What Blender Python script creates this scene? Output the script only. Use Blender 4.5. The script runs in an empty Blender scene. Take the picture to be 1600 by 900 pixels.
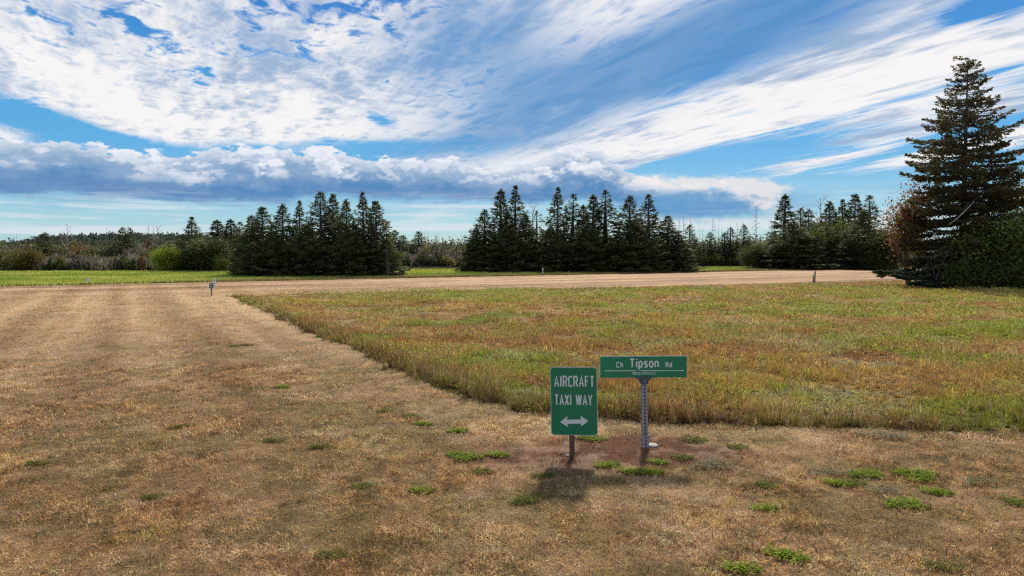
import bpy, math, random
import numpy as np
from mathutils import Vector, Matrix
R = math.radians
sc = bpy.context.scene
col = sc.collection

# ------------------------------------------------------------------ camera
CAM_H, F, CX, CY, HOR = 2.1, 1067.0, 800.0, 450.0, 396.0
PITCH = math.atan((CY - HOR) / F)
cam = bpy.data.cameras.new('camera'); camo = bpy.data.objects.new('camera', cam); col.objects.link(camo)
cam.sensor_width = 36.0; cam.lens = 36.0 * F / 1600.0; cam.clip_end = 20000; cam.clip_start = 0.05
camo.location = (0, 0, CAM_H); camo.rotation_euler = (math.pi / 2 - PITCH, 0, 0)
sc.camera = camo

# ------------------------------------------------------------------ sun, exposure
SUN_EL, SUN_AZ = 40.0, 12.0            # azimuth east (right) of the view direction +Y
sl = bpy.data.lights.new('sun', 'SUN'); sl.energy = 4.9; sl.angle = R(5.0); sl.color = (1.0, 0.93, 0.82)
so = bpy.data.objects.new('sun', sl); col.objects.link(so)
dirv = Vector((math.sin(R(SUN_AZ)) * math.cos(R(SUN_EL)), math.cos(R(SUN_AZ)) * math.cos(R(SUN_EL)), math.sin(R(SUN_EL))))
so.rotation_euler = dirv.to_track_quat('Z', 'Y').to_euler(); so.location = (0, 0, 60)
sc.view_settings.view_transform = 'Standard'; sc.view_settings.look = 'None'
sc.view_settings.gamma = 1.0; sc.view_settings.exposure = 0.16; sc.view_settings.use_curve_mapping = False
sc.render.engine = 'CYCLES'
sc.cycles.use_denoising = False; sc.cycles.filter_width = 1.25
sc.cycles.max_bounces = 5; sc.cycles.transparent_max_bounces = 4; sc.cycles.sample_clamp_indirect = 6
sc.cycles.diffuse_bounces = 3; sc.cycles.transmission_bounces = 3

# ------------------------------------------------------------------ node expression helper
class S:
    """a float socket with arithmetic"""
    nt = None
    def __init__(s, sock): s.s = sock
    @staticmethod
    def m(op, *a, clamp=False):
        n = S.nt.nodes.new('ShaderNodeMath'); n.operation = op; n.use_clamp = clamp
        for i, v in enumerate(a):
            if isinstance(v, S): S.nt.links.new(v.s, n.inputs[i])
            else: n.inputs[i].default_value = float(v)
        return S(n.outputs[0])
    def __add__(s, o): return S.m('ADD', s, o)
    __radd__ = __add__
    def __sub__(s, o): return S.m('SUBTRACT', s, o)
    def __rsub__(s, o): return S.m('SUBTRACT', o, s)
    def __mul__(s, o): return S.m('MULTIPLY', s, o)
    __rmul__ = __mul__
    def __truediv__(s, o): return S.m('DIVIDE', s, o)
    def __neg__(s): return S.m('MULTIPLY', s, -1.0)
def sstep(a, b, x):
    n = S.nt.nodes.new('ShaderNodeMapRange'); n.interpolation_type = 'SMOOTHSTEP'
    for i, v in ((0, x), (1, a), (2, b)):
        if isinstance(v, S): S.nt.links.new(v.s, n.inputs[i])
        else: n.inputs[i].default_value = float(v)
    return S(n.outputs[0])
def smax(a, b): return S.m('MAXIMUM', a, b)
def smin(a, b): return S.m('MINIMUM', a, b)
def clamp01(a): return S.m('ADD', a, 0.0, clamp=True)
def vec(x, y, z=0.0):
    n = S.nt.nodes.new('ShaderNodeCombineXYZ')
    for i, v in enumerate((x, y, z)):
        if isinstance(v, S): S.nt.links.new(v.s, n.inputs[i])
        else: n.inputs[i].default_value = float(v)
    return n.outputs[0]
def noise(v, scale=1.0, detail=6.0, rough=0.55, dist=0.0, lac=2.0):
    n = S.nt.nodes.new('ShaderNodeTexNoise'); n.noise_dimensions = '3D'
    S.nt.links.new(v, n.inputs['Vector'])
    n.inputs['Scale'].default_value = scale; n.inputs['Detail'].default_value = detail
    n.inputs['Roughness'].default_value = rough; n.inputs['Distortion'].default_value = dist
    n.inputs['Lacunarity'].default_value = lac
    return S(n.outputs[0])
def mixc(f, a, b):
    n = S.nt.nodes.new('ShaderNodeMix'); n.data_type = 'RGBA'; n.clamp_factor = True
    ins = [i for i in n.inputs if i.type == 'RGBA']; fi = n.inputs[0]
    if isinstance(f, S): S.nt.links.new(f.s, fi)
    else: fi.default_value = float(f)
    for i, v in zip(ins, (a, b)):
        if isinstance(v, tuple): i.default_value = (v[0], v[1], v[2], 1)
        else: S.nt.links.new(v, i)
    return [o for o in n.outputs if o.type == 'RGBA'][0]

# ------------------------------------------------------------------ sky
world = bpy.data.worlds.new('World'); sc.world = world; world.use_nodes = True
nt = world.node_tree; nt.nodes.clear(); S.nt = nt
STR = 0.1
sky = nt.nodes.new('ShaderNodeTexSky'); sky.sky_type = 'NISHITA'; sky.sun_disc = False
sky.sun_elevation = R(SUN_EL); sky.sun_rotation = R(SUN_AZ); sky.air_density = 1.0; sky.dust_density = 0.3; sky.ozone_density = 2.5
tc = nt.nodes.new('ShaderNodeTexCoord'); sep = nt.nodes.new('ShaderNodeSeparateXYZ'); nt.links.new(tc.outputs['Generated'], sep.inputs[0])
dx, dy, dz = (S(sep.outputs[i]) for i in range(3))
az = S.m('ARCTAN2', dx, dy) * 57.29578
el = S.m('ARCSINE', dz) * 57.29578
def A(x, y):      # azimuth, elevation (degrees) of a sky feature seen at a given place of the photograph
    v = Vector(((x - CX) / F, 1.0, -(y - CY) / F)); v.rotate(Matrix.Rotation(-PITCH, 3, 'X')); v.normalize()
    return math.degrees(math.atan2(v.x, v.y)), math.degrees(math.asin(v.z))
def blob(x, y, w, h, rot=0.0, p=1.0):
    """soft ellipse in azimuth/elevation: 1 in the middle, 0 outside"""
    a0, e0 = A(x, y); k = math.degrees(1 / F); w *= k; h *= k
    c, s = math.cos(R(rot)), math.sin(R(rot))
    u = az - a0; v = el - e0
    U = (u * c + v * s) / w; V = (v * c - u * s) / h
    return S.m('EXPONENT', -(U * U + V * V) * p)
def lin(r, g, b):
    f = lambda c: (c / 255 / 12.92) if c <= 10 else ((c / 255 + 0.055) / 1.055) ** 2.4
    return tuple(f(c) for c in (r, g, b))
def C(r, g, b): return tuple(c / STR / 1.10 for c in lin(r, g, b))

hs = nt.nodes.new('ShaderNodeHueSaturation'); hs.inputs['Saturation'].default_value = 1.45; hs.inputs['Value'].default_value = 1.0
nt.links.new(sky.outputs[0], hs.inputs['Color'])
air = mixc(sstep(0.0, 9.0, el), C(158, 206, 220), C(84, 168, 222))
air = mixc(sstep(8.0, 22.0, el), air, C(44, 116, 198))
base = mixc(0.8, hs.outputs[0], air)
# high layer seen in perspective: the layer's own plane coordinates
zz = smax(dz, 0.0) + 0.045
px = dx / zz; py = dy / zz
wa = R(-27.0)                                    # streaks run towards this azimuth
al = px * math.sin(wa) + py * math.cos(wa)       # along the wind
ac = px * math.cos(wa) - py * math.sin(wa)       # across it
n_str = noise(vec(al * 0.16, ac * 0.75, 3.1), 1.0, 8, 0.56, 0.4)
n_blk = noise(vec(al * 0.55, ac * 0.85, 7.7), 1.0, 9, 0.60, 0.25)
n_alto = noise(vec(al * 7.0, ac * 8.5, 1.0), 1.0, 5, 0.60, 0.5)
n_fine = noise(vec(al * 2.2, ac * 9.0, 9.0), 1.0, 5, 0.6, 0.5)
n_vein = noise(vec(al * 1.1, ac * 4.2, 61.0), 1.0, 7, 0.64, 0.9)
left = sstep(6.0, -6.0, az)
n_alt2 = noise(vec(al * 2.4, ac * 3.4, 51.0), 1.0, 6, 0.62, 0.5)
hi = sstep(7.5, 13.0, el)
d = n_str * (1 - left * 0.65) + n_blk * (left * 0.65) + (n_alto - 0.5) * (left * hi * 0.95 + 0.06) + (n_alt2 - 0.5) * (left * hi * 0.42 + 0.05) + (n_fine - 0.5) * (0.34 - left * 0.14) + (n_vein - 0.5) * (1 - left) * 0.66
EDGE = 0.40
m = (blob(330, 120, 330, 90) * 0.10 + blob(400, 190, 210, 45, -6) * 0.30 + blob(560, 150, 240, 60) * 0.12
     + blob(850, 190, 130, 40, 8) * 0.22 + blob(1150, 165, 380, 42, 16) * 0.17 + blob(1480, 110, 260, 50, 16) * 0.15 + blob(1450, 200, 220, 20, 12) * 0.12
     + blob(1280, 262, 160, 11, 9) * 0.26 + blob(1500, 235, 160, 10, 12) * 0.24 + blob(60, 120, 180, 90) * 0.08 - blob(1200, 150, 330, 9, 17) * 0.10 - blob(1330, 178, 200, 8, 13) * 0.13 - blob(1270, 108, 150, 7, 20) * 0.14 - blob(240, 60, 90, 12, -30) * 0.12 - blob(350, 70, 130, 10, -8) * 0.08
     + blob(850, 20, 160, 50, 20) * 0.22 + blob(660, 205, 70, 16, 10) * 0.22 + blob(330, 20, 260, 60) * 0.05
     - blob(590, 185, 40, 14, -20) * 0.35 - blob(560, 228, 260, 24, 4) * 0.38 - blob(120, 205, 130, 20, -16) * 0.34
     - blob(1130, 252, 200, 20, 7) * 0.32 - blob(1480, 215, 160, 9, 12) * 0.30 - blob(1420, 300, 260, 24, 3) * 0.30
     - blob(500, 10, 70, 22, 0) * 0.16 - blob(290, 125, 80, 14, -12) * 0.16 - blob(1140, 90, 70, 10, 25) * 0.12 - blob(150, 60, 90, 26, -20) * 0.10 - blob(420, 60, 120, 16, -25) * 0.10 - blob(1420, 70, 130, 8, 20) * 0.14 - blob(1100, 215, 130, 8, 16) * 0.12
     - blob(1160, 178, 60, 12, 18) * 0.22 - blob(915, 176, 20, 9, 12) * 0.22 - blob(1580, 12, 60, 26, 10) * 0.25)
low = sstep(4.4, 7.5, el)                          # the high layer ends above the far cloud bank
dens = sstep(EDGE - 0.02, EDGE + 0.20, d + m - (1 - low) * 0.35 + (blob(960, 215, 200, 34, 6) + blob(1150, 185, 240, 36, 12) + blob(1400, 150, 240, 36, 14)) * 0.07)
# shading of the high layer: thin white edges, greyer thick middles
sh = noise(vec(al * 0.35, ac * 1.1, 21.0), 1.0, 6, 0.6, 0.3)
shade = sstep(0.42, 0.78, sh + (n_alto - 0.5) * 0.7 * left + (n_alt2 - 0.5) * 0.55 + (n_fine - 0.5) * 0.5 + (n_vein - 0.5) * (0.5 + 0.6 * (1 - left)) + blob(760, 60, 240, 70, 35) * 0.16 + blob(860, 215, 90, 16, 4) * 0.10)
band = clamp01(blob(1030, 90, 340, 46, 21) * 1.35 + blob(810, 120, 120, 70, 10) * 0.65 + blob(730, 50, 130, 60, 20) * 0.55 + blob(1250, 40, 200, 26, 20) * 0.5)   # thin blue-grey veil
hc = mixc(shade * 0.95, C(246, 244, 244), C(150, 177, 210))
hc = mixc(clamp01(band * (0.15 + 1.3 * n_str) + (n_fine - 0.5) * 0.5 * band), hc, C(92, 150, 205))
c1 = mixc(band * (0.45 + 0.8 * n_blk), base, C(92, 146, 198))
c1 = mixc(dens * (1 - band * 0.35), c1, hc)

# cumulus bank low over the horizon
bz = noise(vec(az * 0.085, el * 0.16, 4.0), 1.0, 3, 0.5)
bw = noise(vec(az * 0.30, el * 0.62, 11.0), 1.0, 7, 0.58, 0.15)
bf = noise(vec(az * 0.9, el * 1.5, 15.0), 1.0, 6, 0.6, 0.2)
e_ = lambda y: A(800, y)[1]
def seg(x0, x1, soft=2.5):
    a0 = A(x0, 300)[0]; a1 = A(x1, 300)[0]
    return sstep(a0 - soft, a0 + soft, az) * sstep(a1 + soft, a1 - soft, az)
# top profile in degrees
top = (e_(262) + seg(-60, 170, 3) * 0.9 + blob(440, 262, 110, 900) * 1.45 + blob(900, 262, 70, 900) * 1.7 + blob(640, 262, 110, 900) * 0.5
       - seg(985, 3000, 2.0) * 1.35 - seg(1180, 3000, 3.0) * 2.6 + (bz - 0.5) * 1.6)
bh = top + (bw - 0.5) * 4.4 + (bf - 0.5) * 1.4 - el
bot = e_(314) + (noise(vec(az * 0.10, 0.3, 2.0), 1.0, 6, 0.6) - 0.5) * 3.6 - seg(980, 1200, 3) * 1.2
cum = sstep(0.0, 0.28, bh) * sstep(bot - 0.25, bot + 0.55, el + (bf - 0.5) * 0.8)
# second, thinner row of cloud at its foot (left) 
row2 = sstep(0.46, 0.62, (bf - 0.5) * 0.25 + noise(vec(az * 0.17, el * 1.15, 31.0), 1.0, 6, 0.55, 0.2) + seg(-100, 320, 4) * blob(150, 296, 700, 13) * 0.2) * blob(300, 300, 620, 16)
rel = clamp01((el - bot) / (top - bot + 0.01))
lit = noise(vec(az * 0.36 + 0.22, el * 0.70 - 0.30, 11.0), 1.0, 7, 0.58, 0.15) - bw      # bumps turned to the light
spot = clamp01(blob(555, 285, 34, 20, -30) + blob(310, 283, 26, 12) + blob(415, 262, 30, 12, 10) + blob(890, 262, 50, 16, 10) * 0.9 + blob(470, 246, 60, 10, -8) * 0.7)
wht = clamp01(sstep(1.0, 0.0, bh) * 0.62 + sstep(0.0, 0.075, -lit) * 0.55 * sstep(0.2, 0.7, rel) + (rel - 0.7) * 0.5 + (bf - 0.5) * 0.9 - (1 - sstep(0.05, 0.5, rel)) * 0.7 + spot * sstep(0.42, 0.60, bw * 0.4 + bf * 0.6) * 0.9)
cc = mixc(clamp01(sstep(0.0, 1.0, rel) + (bw - 0.5) * 1.6 + (bf - 0.5) * 0.9), C(86, 136, 188), C(168, 190, 214))
cc = mixc(wht, cc, C(236, 238, 246))
c2 = mixc(cum * 0.97, c1, cc)
c2 = mixc(clamp01(row2 * 1.3) * 0.7, c2, C(104, 142, 190))
# pale stripes and haze bank under it
n_h = noise(vec(az * 0.085, el * 1.7, 44.0), 1.0, 6, 0.55, 0.3)
hz = sstep(0.48, 0.72, n_h + (bf - 0.5) * 0.14 + blob(120, 358, 260, 9) * 0.22 + blob(1150, 352, 260, 8) * 0.30 + blob(700, 352, 200, 8) * 0.12 + blob(1170, 300, 60, 9, -10) * 0.12) * sstep(5.6, 3.6, el)
c3 = mixc(hz * 0.75, c2, C(222, 228, 234))
# dark blue bank to the right of the middle
bank = sstep(0.1, 0.9, blob(1110, 318, 140, 24) * 1.2 + (bf - 0.5) * 0.9)
c3 = mixc(bank * 0.75, c3, C(98, 158, 205))
edge_c = sstep(0.40, 0.66, bw * 0.3 + bf * 0.7 + blob(1090, 287, 120, 10, -4) * 0.3 + blob(1190, 305, 40, 22, -30) * 0.22 - 0.10) * clamp01(blob(1090, 288, 140, 12, -4) * 1.4 + blob(1190, 310, 60, 22, -30) * 1.2)
c3 = mixc(edge_c * 0.8, c3, C(240, 234, 230))
# below the horizon
c4 = mixc(sstep(-0.6, 0.0, el), C(120, 120, 100), c3)
bg = nt.nodes.new('ShaderNodeBackground'); bg.inputs[1].default_value = STR
nt.links.new(c4, bg.inputs[0])
wo = nt.nodes.new('ShaderNodeOutputWorld'); nt.links.new(bg.outputs[0], wo.inputs[0])
world.cycles.sampling_method = 'MANUAL'; world.cycles.sample_map_resolution = 512

# ================================================================== helpers
rng = np.random.default_rng(7)
_T = rng.random((256, 256)).astype(np.float32)
def vnoise(x, y):
    xi = np.floor(x).astype(np.int64); yi = np.floor(y).astype(np.int64)
    fx = x - xi; fy = y - yi; fx = fx * fx * (3 - 2 * fx); fy = fy * fy * (3 - 2 * fy)
    a = _T[xi & 255, yi & 255]; b = _T[(xi + 1) & 255, yi & 255]; c = _T[xi & 255, (yi + 1) & 255]; d = _T[(xi + 1) & 255, (yi + 1) & 255]
    return (a * (1 - fx) + b * fx) * (1 - fy) + (c * (1 - fx) + d * fx) * fy
def fbm(x, y, o=4):
    s = 0; a = 1; t = 0
    for i in range(o):
        s = s + a * vnoise(x + 17.3 * i, y + 9.1 * i); t += a; a *= 0.55; x = x * 2.03; y = y * 2.03
    return s / t
def ss(a, b, x):
    t = np.clip((x - a) / (b - a), 0, 1); return t * t * (3 - 2 * t)
def lerp(a, b, t): return a + (b - a) * t[:, None]
def RGB(*c): return np.array(c, dtype=np.float64)[None, :]

def ray(x, y):
    v = Vector(((x - CX) / F, 1.0, -(y - CY) / F)); v.rotate(Matrix.Rotation(-PITCH, 3, 'X')); return v
def G(x, y):                       # the ground point seen at a place of the photograph
    v = ray(x, y); t = -CAM_H / v.z; return (v.x * t, v.y * t)
def at(x, y, Y):                   # world point seen there at distance Y
    v = ray(x, y); t = Y / v.y; return Vector((v.x * t, Y, CAM_H + v.z * t))
def inside(px, py, poly):
    r = np.zeros(len(px), bool); n = len(poly)
    for i in range(n):
        x0, y0 = poly[i]; x1, y1 = poly[(i + 1) % n]
        c = ((y0 > py) != (y1 > py)) & (px < (x1 - x0) * (py - y0) / (y1 - y0 + 1e-12) + x0)
        r ^= c
    return r
def seg_dist(px, py, pts, closed=False):
    d = np.full(len(px), 1e9)
    n = len(pts)
    for i in range(n if closed else n - 1):
        ax, ay = pts[i]; bx, by = pts[(i + 1) % n]
        vx, vy = bx - ax, by - ay; L = vx * vx + vy * vy + 1e-12
        t = np.clip(((px - ax) * vx + (py - ay) * vy) / L, 0, 1)
        d = np.minimum(d, np.hypot(px - ax - t * vx, py - ay - t * vy))
    return d

def tag(o, label=None, cat=None, group=None, kind=None):
    if label: o['label'] = label
    if cat: o['category'] = cat
    if group: o['group'] = group
    if kind: o['kind'] = kind
    return o
def empty(name, loc, rz=0.0):
    o = bpy.data.objects.new(name, None); col.objects.link(o); o.location = loc; o.rotation_euler = (0, 0, rz)
    o.empty_display_size = 0.2
    return o
def tri_mesh(name, v, f, mat, c=None, parent=None, smooth=False):
    me = bpy.data.meshes.new(name)
    v = np.asarray(v, np.float32); f = np.asarray(f, np.int32); k = f.shape[1]
    me.vertices.add(len(v)); me.vertices.foreach_set('co', v.ravel())
    me.loops.add(f.size); me.loops.foreach_set('vertex_index', f.ravel())
    me.polygons.add(len(f)); me.polygons.foreach_set('loop_start', np.arange(0, f.size, k, dtype=np.int32))
    if smooth: me.polygons.foreach_set('use_smooth', np.ones(len(f), bool))
    if c is not None:
        a = me.attributes.new('col', 'FLOAT_COLOR', 'POINT')
        cc = np.ones((len(v), 4), np.float32); cc[:, :3] = c; a.data.foreach_set('color', cc.ravel())
    me.update(calc_edges=True); me.materials.append(mat)
    o = bpy.data.objects.new(name, me); col.objects.link(o)
    if parent: o.parent = parent
    return o

# ------------------------------------------------------------------ materials
def new_mat(name):
    m = bpy.data.materials.new(name); m.use_nodes = True; m.node_tree.nodes.clear(); return m
def leaf_mat(name, trans=0.35, rough=0.75, spec=0.15, jitter=0.25):
    m = new_mat(name); t = m.node_tree; N = t.nodes; L = t.links
    a = N.new('ShaderNodeAttribute'); a.attribute_name = 'col'
    g = N.new('ShaderNodeNewGeometry'); nz = N.new('ShaderNodeTexNoise'); nz.inputs['Scale'].default_value = 9.0; nz.inputs['Detail'].default_value = 3
    L.new(g.outputs['Position'], nz.inputs['Vector'])
    mr = N.new('ShaderNodeMapRange'); mr.inputs[3].default_value = 1 - jitter; mr.inputs[4].default_value = 1 + jitter; mr.inputs[1].default_value = 0.3; mr.inputs[2].default_value = 0.7
    L.new(nz.outputs[0], mr.inputs[0])
    mx = N.new('ShaderNodeVectorMath'); mx.operation = 'SCALE'; L.new(a.outputs['Color'], mx.inputs[0]); L.new(mr.outputs[0], mx.inputs['Scale'])
    p = N.new('ShaderNodeBsdfPrincipled'); L.new(mx.outputs[0], p.inputs['Base Color']); p.inputs['Roughness'].default_value = rough; p.inputs['Specular IOR Level'].default_value = spec
    tr = N.new('ShaderNodeBsdfTranslucent'); L.new(mx.outputs[0], tr.inputs['Color'])
    ms = N.new('ShaderNodeMixShader'); ms.inputs[0].default_value = trans; L.new(p.outputs[0], ms.inputs[1]); L.new(tr.outputs[0], ms.inputs[2])
    o = N.new('ShaderNodeOutputMaterial'); L.new(ms.outputs[0], o.inputs[0]); return m
def surf_mat(name, c0, c1, scale=20.0, rough=0.6, metal=0.0, spec=0.4, bump=0.0, detail=5, obj=True, stretch=None, lo=0.35, hi=0.65):
    m = new_mat(name); t = m.node_tree; N = t.nodes; L = t.links
    tc = N.new('ShaderNodeTexCoord'); src = tc.outputs['Object']
    if stretch:
        mp = N.new('ShaderNodeMapping'); mp.inputs['Scale'].default_value = stretch; L.new(src, mp.inputs[0]); src = mp.outputs[0]
    nz = N.new('ShaderNodeTexNoise'); nz.inputs['Scale'].default_value = scale; nz.inputs['Detail'].default_value = detail; nz.inputs['Roughness'].default_value = 0.6
    L.new(src, nz.inputs['Vector'])
    mr = N.new('ShaderNodeMapRange'); mr.inputs[1].default_value = lo; mr.inputs[2].default_value = hi; L.new(nz.outputs[0], mr.inputs[0])
    mx = N.new('ShaderNodeMix'); mx.data_type = 'RGBA'; L.new(mr.outputs[0], mx.inputs[0])
    ci = [i for i in mx.inputs if i.type == 'RGBA']; ci[0].default_value = (*c0, 1); ci[1].default_value = (*c1, 1)
    p = N.new('ShaderNodeBsdfPrincipled'); L.new([o for o in mx.outputs if o.type == 'RGBA'][0], p.inputs['Base Color'])
    p.inputs['Roughness'].default_value = rough; p.inputs['Metallic'].default_value = metal; p.inputs['Specular IOR Level'].default_value = spec
    if bump:
        b = N.new('ShaderNodeBump'); b.inputs['Strength'].default_value = bump; b.inputs['Distance'].default_value = 0.01; L.new(nz.outputs[0], b.inputs['Height']); L.new(b.outputs[0], p.inputs['Normal'])
    o = N.new('ShaderNodeOutputMaterial'); L.new(p.outputs[0], o.inputs[0]); return m

M_DRY = leaf_mat('dry_grass', 0.34, 0.7, 0.10, 0.2)
M_GRASS = leaf_mat('green_grass', 0.32, 0.75, 0.06, 0.2)
M_WEED = leaf_mat('weed_leaf', 0.45, 0.8, 0.05, 0.2)
M_NEEDLE = leaf_mat('spruce_needles', 0.42, 0.7, 0.15, 0.35)
M_LEAF = leaf_mat('tree_leaves', 0.40, 0.6, 0.2, 0.3)
M_BARK = surf_mat('bark', (0.10, 0.075, 0.06), (0.22, 0.18, 0.155), 6, 0.9, stretch=(1, 1, 0.25), bump=0.6)
M_DEAD = surf_mat('dead_wood', (0.22, 0.19, 0.17), (0.40, 0.36, 0.33), 5, 0.9, stretch=(1, 1, 0.25))
M_BRUSH = leaf_mat('bare_twigs', 0.1, 0.9, 0.05, 0.3)

# ================================================================== ground plan
TALL = [G(x, y) for x, y in ((358, 462), (400, 481), (430, 495), (500, 526), (560, 552), (640, 586), (700, 608), (750, 627), (775, 635), (800, 641), (850, 647), (900, 651),
                             (1050, 659), (1150, 664), (1250, 668), (1420, 671), (1600, 670), (2100, 668), (2100, 425), (1600, 434), (1300, 441), (1100, 446), (700, 454))]
FAR = [G(x, y) for x, y in ((-700, 462.5), (0, 448), (370, 440.2), (730, 432.8), (1075, 425.7), (1350, 420), (1700, 413))]
FAR_POLY = FAR + [(400, 420), (-400, 420), (-120, 20)]
def in_tall(x, y):
    w = (fbm(x * 1.1 + 7, y * 1.1 + 3, 3) - 0.5) * 0.26 + (fbm(x * 5 + 70, y * 5 + 30, 2) - 0.5) * 0.22
    return inside(x + w, y + w, TALL)
def far_side(x, y): return inside(x, y, FAR_POLY)
SIGN1 = G(894, 717); SIGN2 = G(1008, 701)
e0 = np.array(TALL[0]); e1 = np.array(TALL[6]); ed = (e1 - e0) / np.linalg.norm(e1 - e0); en = np.array([-ed[1], ed[0]])

def mown_colour(x, y):
    X = x - e0[0]; Y = y - e0[1]
    u = X * en[0] + Y * en[1]                              # across the mower tracks
    v = X * ed[0] + Y * ed[1]
    n1 = fbm(x * 0.32 + 5, y * 0.32, 4); n2 = fbm(x * 1.5 + 40, y * 1.5 + 3, 4); n3 = fbm(x * 0.9 + 80, y * 0.9 + 30, 5); n4 = fbm(x * 5 + 11, y * 5, 3)
    st = fbm(u * 1.7 + 3, v * 0.05 + 60, 3)
    c = lerp(RGB(0.290, 0.172, 0.078), RGB(0.470, 0.300, 0.150), ss(0.30, 0.70, n2 * 0.6 + st * 0.4))
    c = lerp(c, RGB(0.200, 0.112, 0.050), ss(0.48, 0.70, n1) * 0.50)
    c = lerp(c, RGB(0.56, 0.40, 0.26), ss(0.50, 0.72, n4 * 0.45 + n3 * 0.3 + st * 0.25) * 0.7)
    st2 = 0.5 + 0.5 * np.sin(u * 2.9 + 2.0 * fbm(u * 0.3, v * 0.12, 2))
    c = lerp(c, RGB(0.60, 0.42, 0.23), np.clip(ss(0.46, 0.62, st) * 0.5 + (st2 - 0.55) * 0.45, 0, 1) * ss(9, 20, y) * ss(2.5, -1.0, u))
    c = lerp(c, RGB(0.165, 0.095, 0.045), np.clip(0.5 - st2, 0, 1) * 0.55 * ss(9, 18, y) * ss(2.5, -1, u))
    bdm = seg_dist(x, y, TALL[:14])
    c = lerp(c, RGB(0.58, 0.39, 0.205), ss(1.7, 0.35, bdm) * 0.62 * (0.5 + n3))
    left = ss(-1.5, -6.5, x + 0.1 * y) * ss(3, 8, y)
    c = lerp(c, RGB(0.52, 0.34, 0.20), left * 0.35)
    g = ss(0.50, 0.66, fbm(x * 0.75 + 200, y * 0.75 + 9, 5)) * 0.5 + ss(0.58, 0.72, fbm(x * 2.6 + 20, y * 2.6 + 90, 4)) * 0.35
    dk = np.exp(-(((x + 1.4) / 2.6) ** 2 + ((y - 10.5) / 3.2) ** 2)) * 0.5 + np.exp(-(((x + 2.4) / 3.2) ** 2 + ((y - 14) / 3) ** 2)) * 0.35
    c = lerp(c, RGB(0.150, 0.150, 0.042), np.clip(g * (0.5 + dk * 1.2), 0, 0.7))
    c = lerp(c, RGB(0.12, 0.085, 0.040), dk * 0.22)
    c = lerp(c, RGB(0.150, 0.125, 0.045), ss(0.50, 0.66, fbm(x * 3.2 + 120, y * 3.2 + 44, 5)) * 0.4 * (0.35 + ss(20, 7, y)))
    # bare reddish earth and dead mulch round the two signs
    dm = np.minimum(np.hypot((x - SIGN1[0]) / 1.0, (y - SIGN1[1]) / 0.55), np.hypot((x - SIGN2[0] - 0.05) / 1.15, (y - SIGN2[1]) / 0.60))
    mu = ss(1.35, 0.5, dm + (n4 - 0.5) * 0.9)
    mul = lerp(RGB(0.17, 0.070, 0.040), RGB(0.36, 0.235, 0.16), ss(0.42, 0.62, n4))
    c = lerp(c, mul, mu * 0.9)
    # the mown runway strip further off: pinker and more even
    fr = ss(30, 42, y)
    c = lerp(c, lerp(RGB(0.31, 0.190, 0.108), RGB(0.44, 0.275, 0.150), ss(0.35, 0.65, fbm(u * 0.3, v * 1.4, 5))), fr * 0.8)
    fdx, fdy = FAR[5][0] - FAR[1][0], FAR[5][1] - FAR[1][1]; fl = math.hypot(fdx, fdy); fdx /= fl; fdy /= fl
    sk = fbm((x * fdy - y * fdx) * 0.8 + 400, (x * fdx + y * fdy) * 0.03 + 50, 4)
    c = c * (1 + (sk - 0.5) * 1.3 * fr)[:, None]
    return c, mu
def tall_colour(x, y):
    n1 = fbm(x * 0.22 + 31, y * 0.34 + 7, 4); n2 = fbm(x * 0.8 + 14, y * 1.0 + 70, 4); n3 = fbm(x * 0.35 + 77, y * 0.6 + 21, 4)
    c = lerp(RGB(0.290, 0.155, 0.060), RGB(0.450, 0.300, 0.125), ss(0.32, 0.68, n2))
    c = lerp(c, RGB(0.37, 0.275, 0.065), ss(0.45, 0.64, n1) * 0.65)
    c = lerp(c, RGB(0.205, 0.275, 0.030), ss(0.55, 0.63, n3) * 0.8)
    c = lerp(c, RGB(0.36, 0.37, 0.22), ss(0.63, 0.70, fbm(x * 0.6 + 300, y * 1.1 + 5, 4)) * 0.5)
    edge = ss(1.8, 0.2, seg_dist(x, y, TALL[:16])); c = lerp(c, RGB(0.150, 0.095, 0.045), ss(0.7, 0.1, seg_dist(x, y, TALL[:16])) * 0.75)  # front edge darker: dead stems, plus its shade put into the colour
    c = lerp(c, RGB(0.27, 0.24, 0.065), edge * ss(0.42, 0.58, n2) * 0.7)
    c = lerp(c, RGB(0.20, 0.26, 0.05), ss(4.5, 0.5, np.abs(seg_dist(x, y, TALL[18:] + TALL[:1]) - 1.5)) * ss(0.38, 0.55, n3) * 0.6)
    return c
def field_colour(x, y):
    n1 = fbm(x * 0.10 + 3, y * 0.22, 4); n2 = fbm(x * 0.5, y * 1.4 + 9, 4)
    c = lerp(RGB(0.32, 0.36, 0.055), RGB(0.50, 0.50, 0.13), ss(0.35, 0.65, n2))
    c = lerp(c, RGB(0.20, 0.30, 0.04), ss(0.48, 0.62, n1) * 0.7)
    hedge = ss(7.0, 1.5, seg_dist(x, y, FAR)) * ss(-27, -20, x)
    c = lerp(c, lerp(RGB(0.17, 0.15, 0.055), RGB(0.30, 0.22, 0.09), ss(0.4, 0.6, n2)), hedge * 0.9)
    return c
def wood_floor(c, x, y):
    return lerp(c, RGB(0.10, 0.09, 0.05), ss(84, 92, y + 0.0 * x - 0.30 * np.clip(x + 20, -10, 60)))

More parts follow.
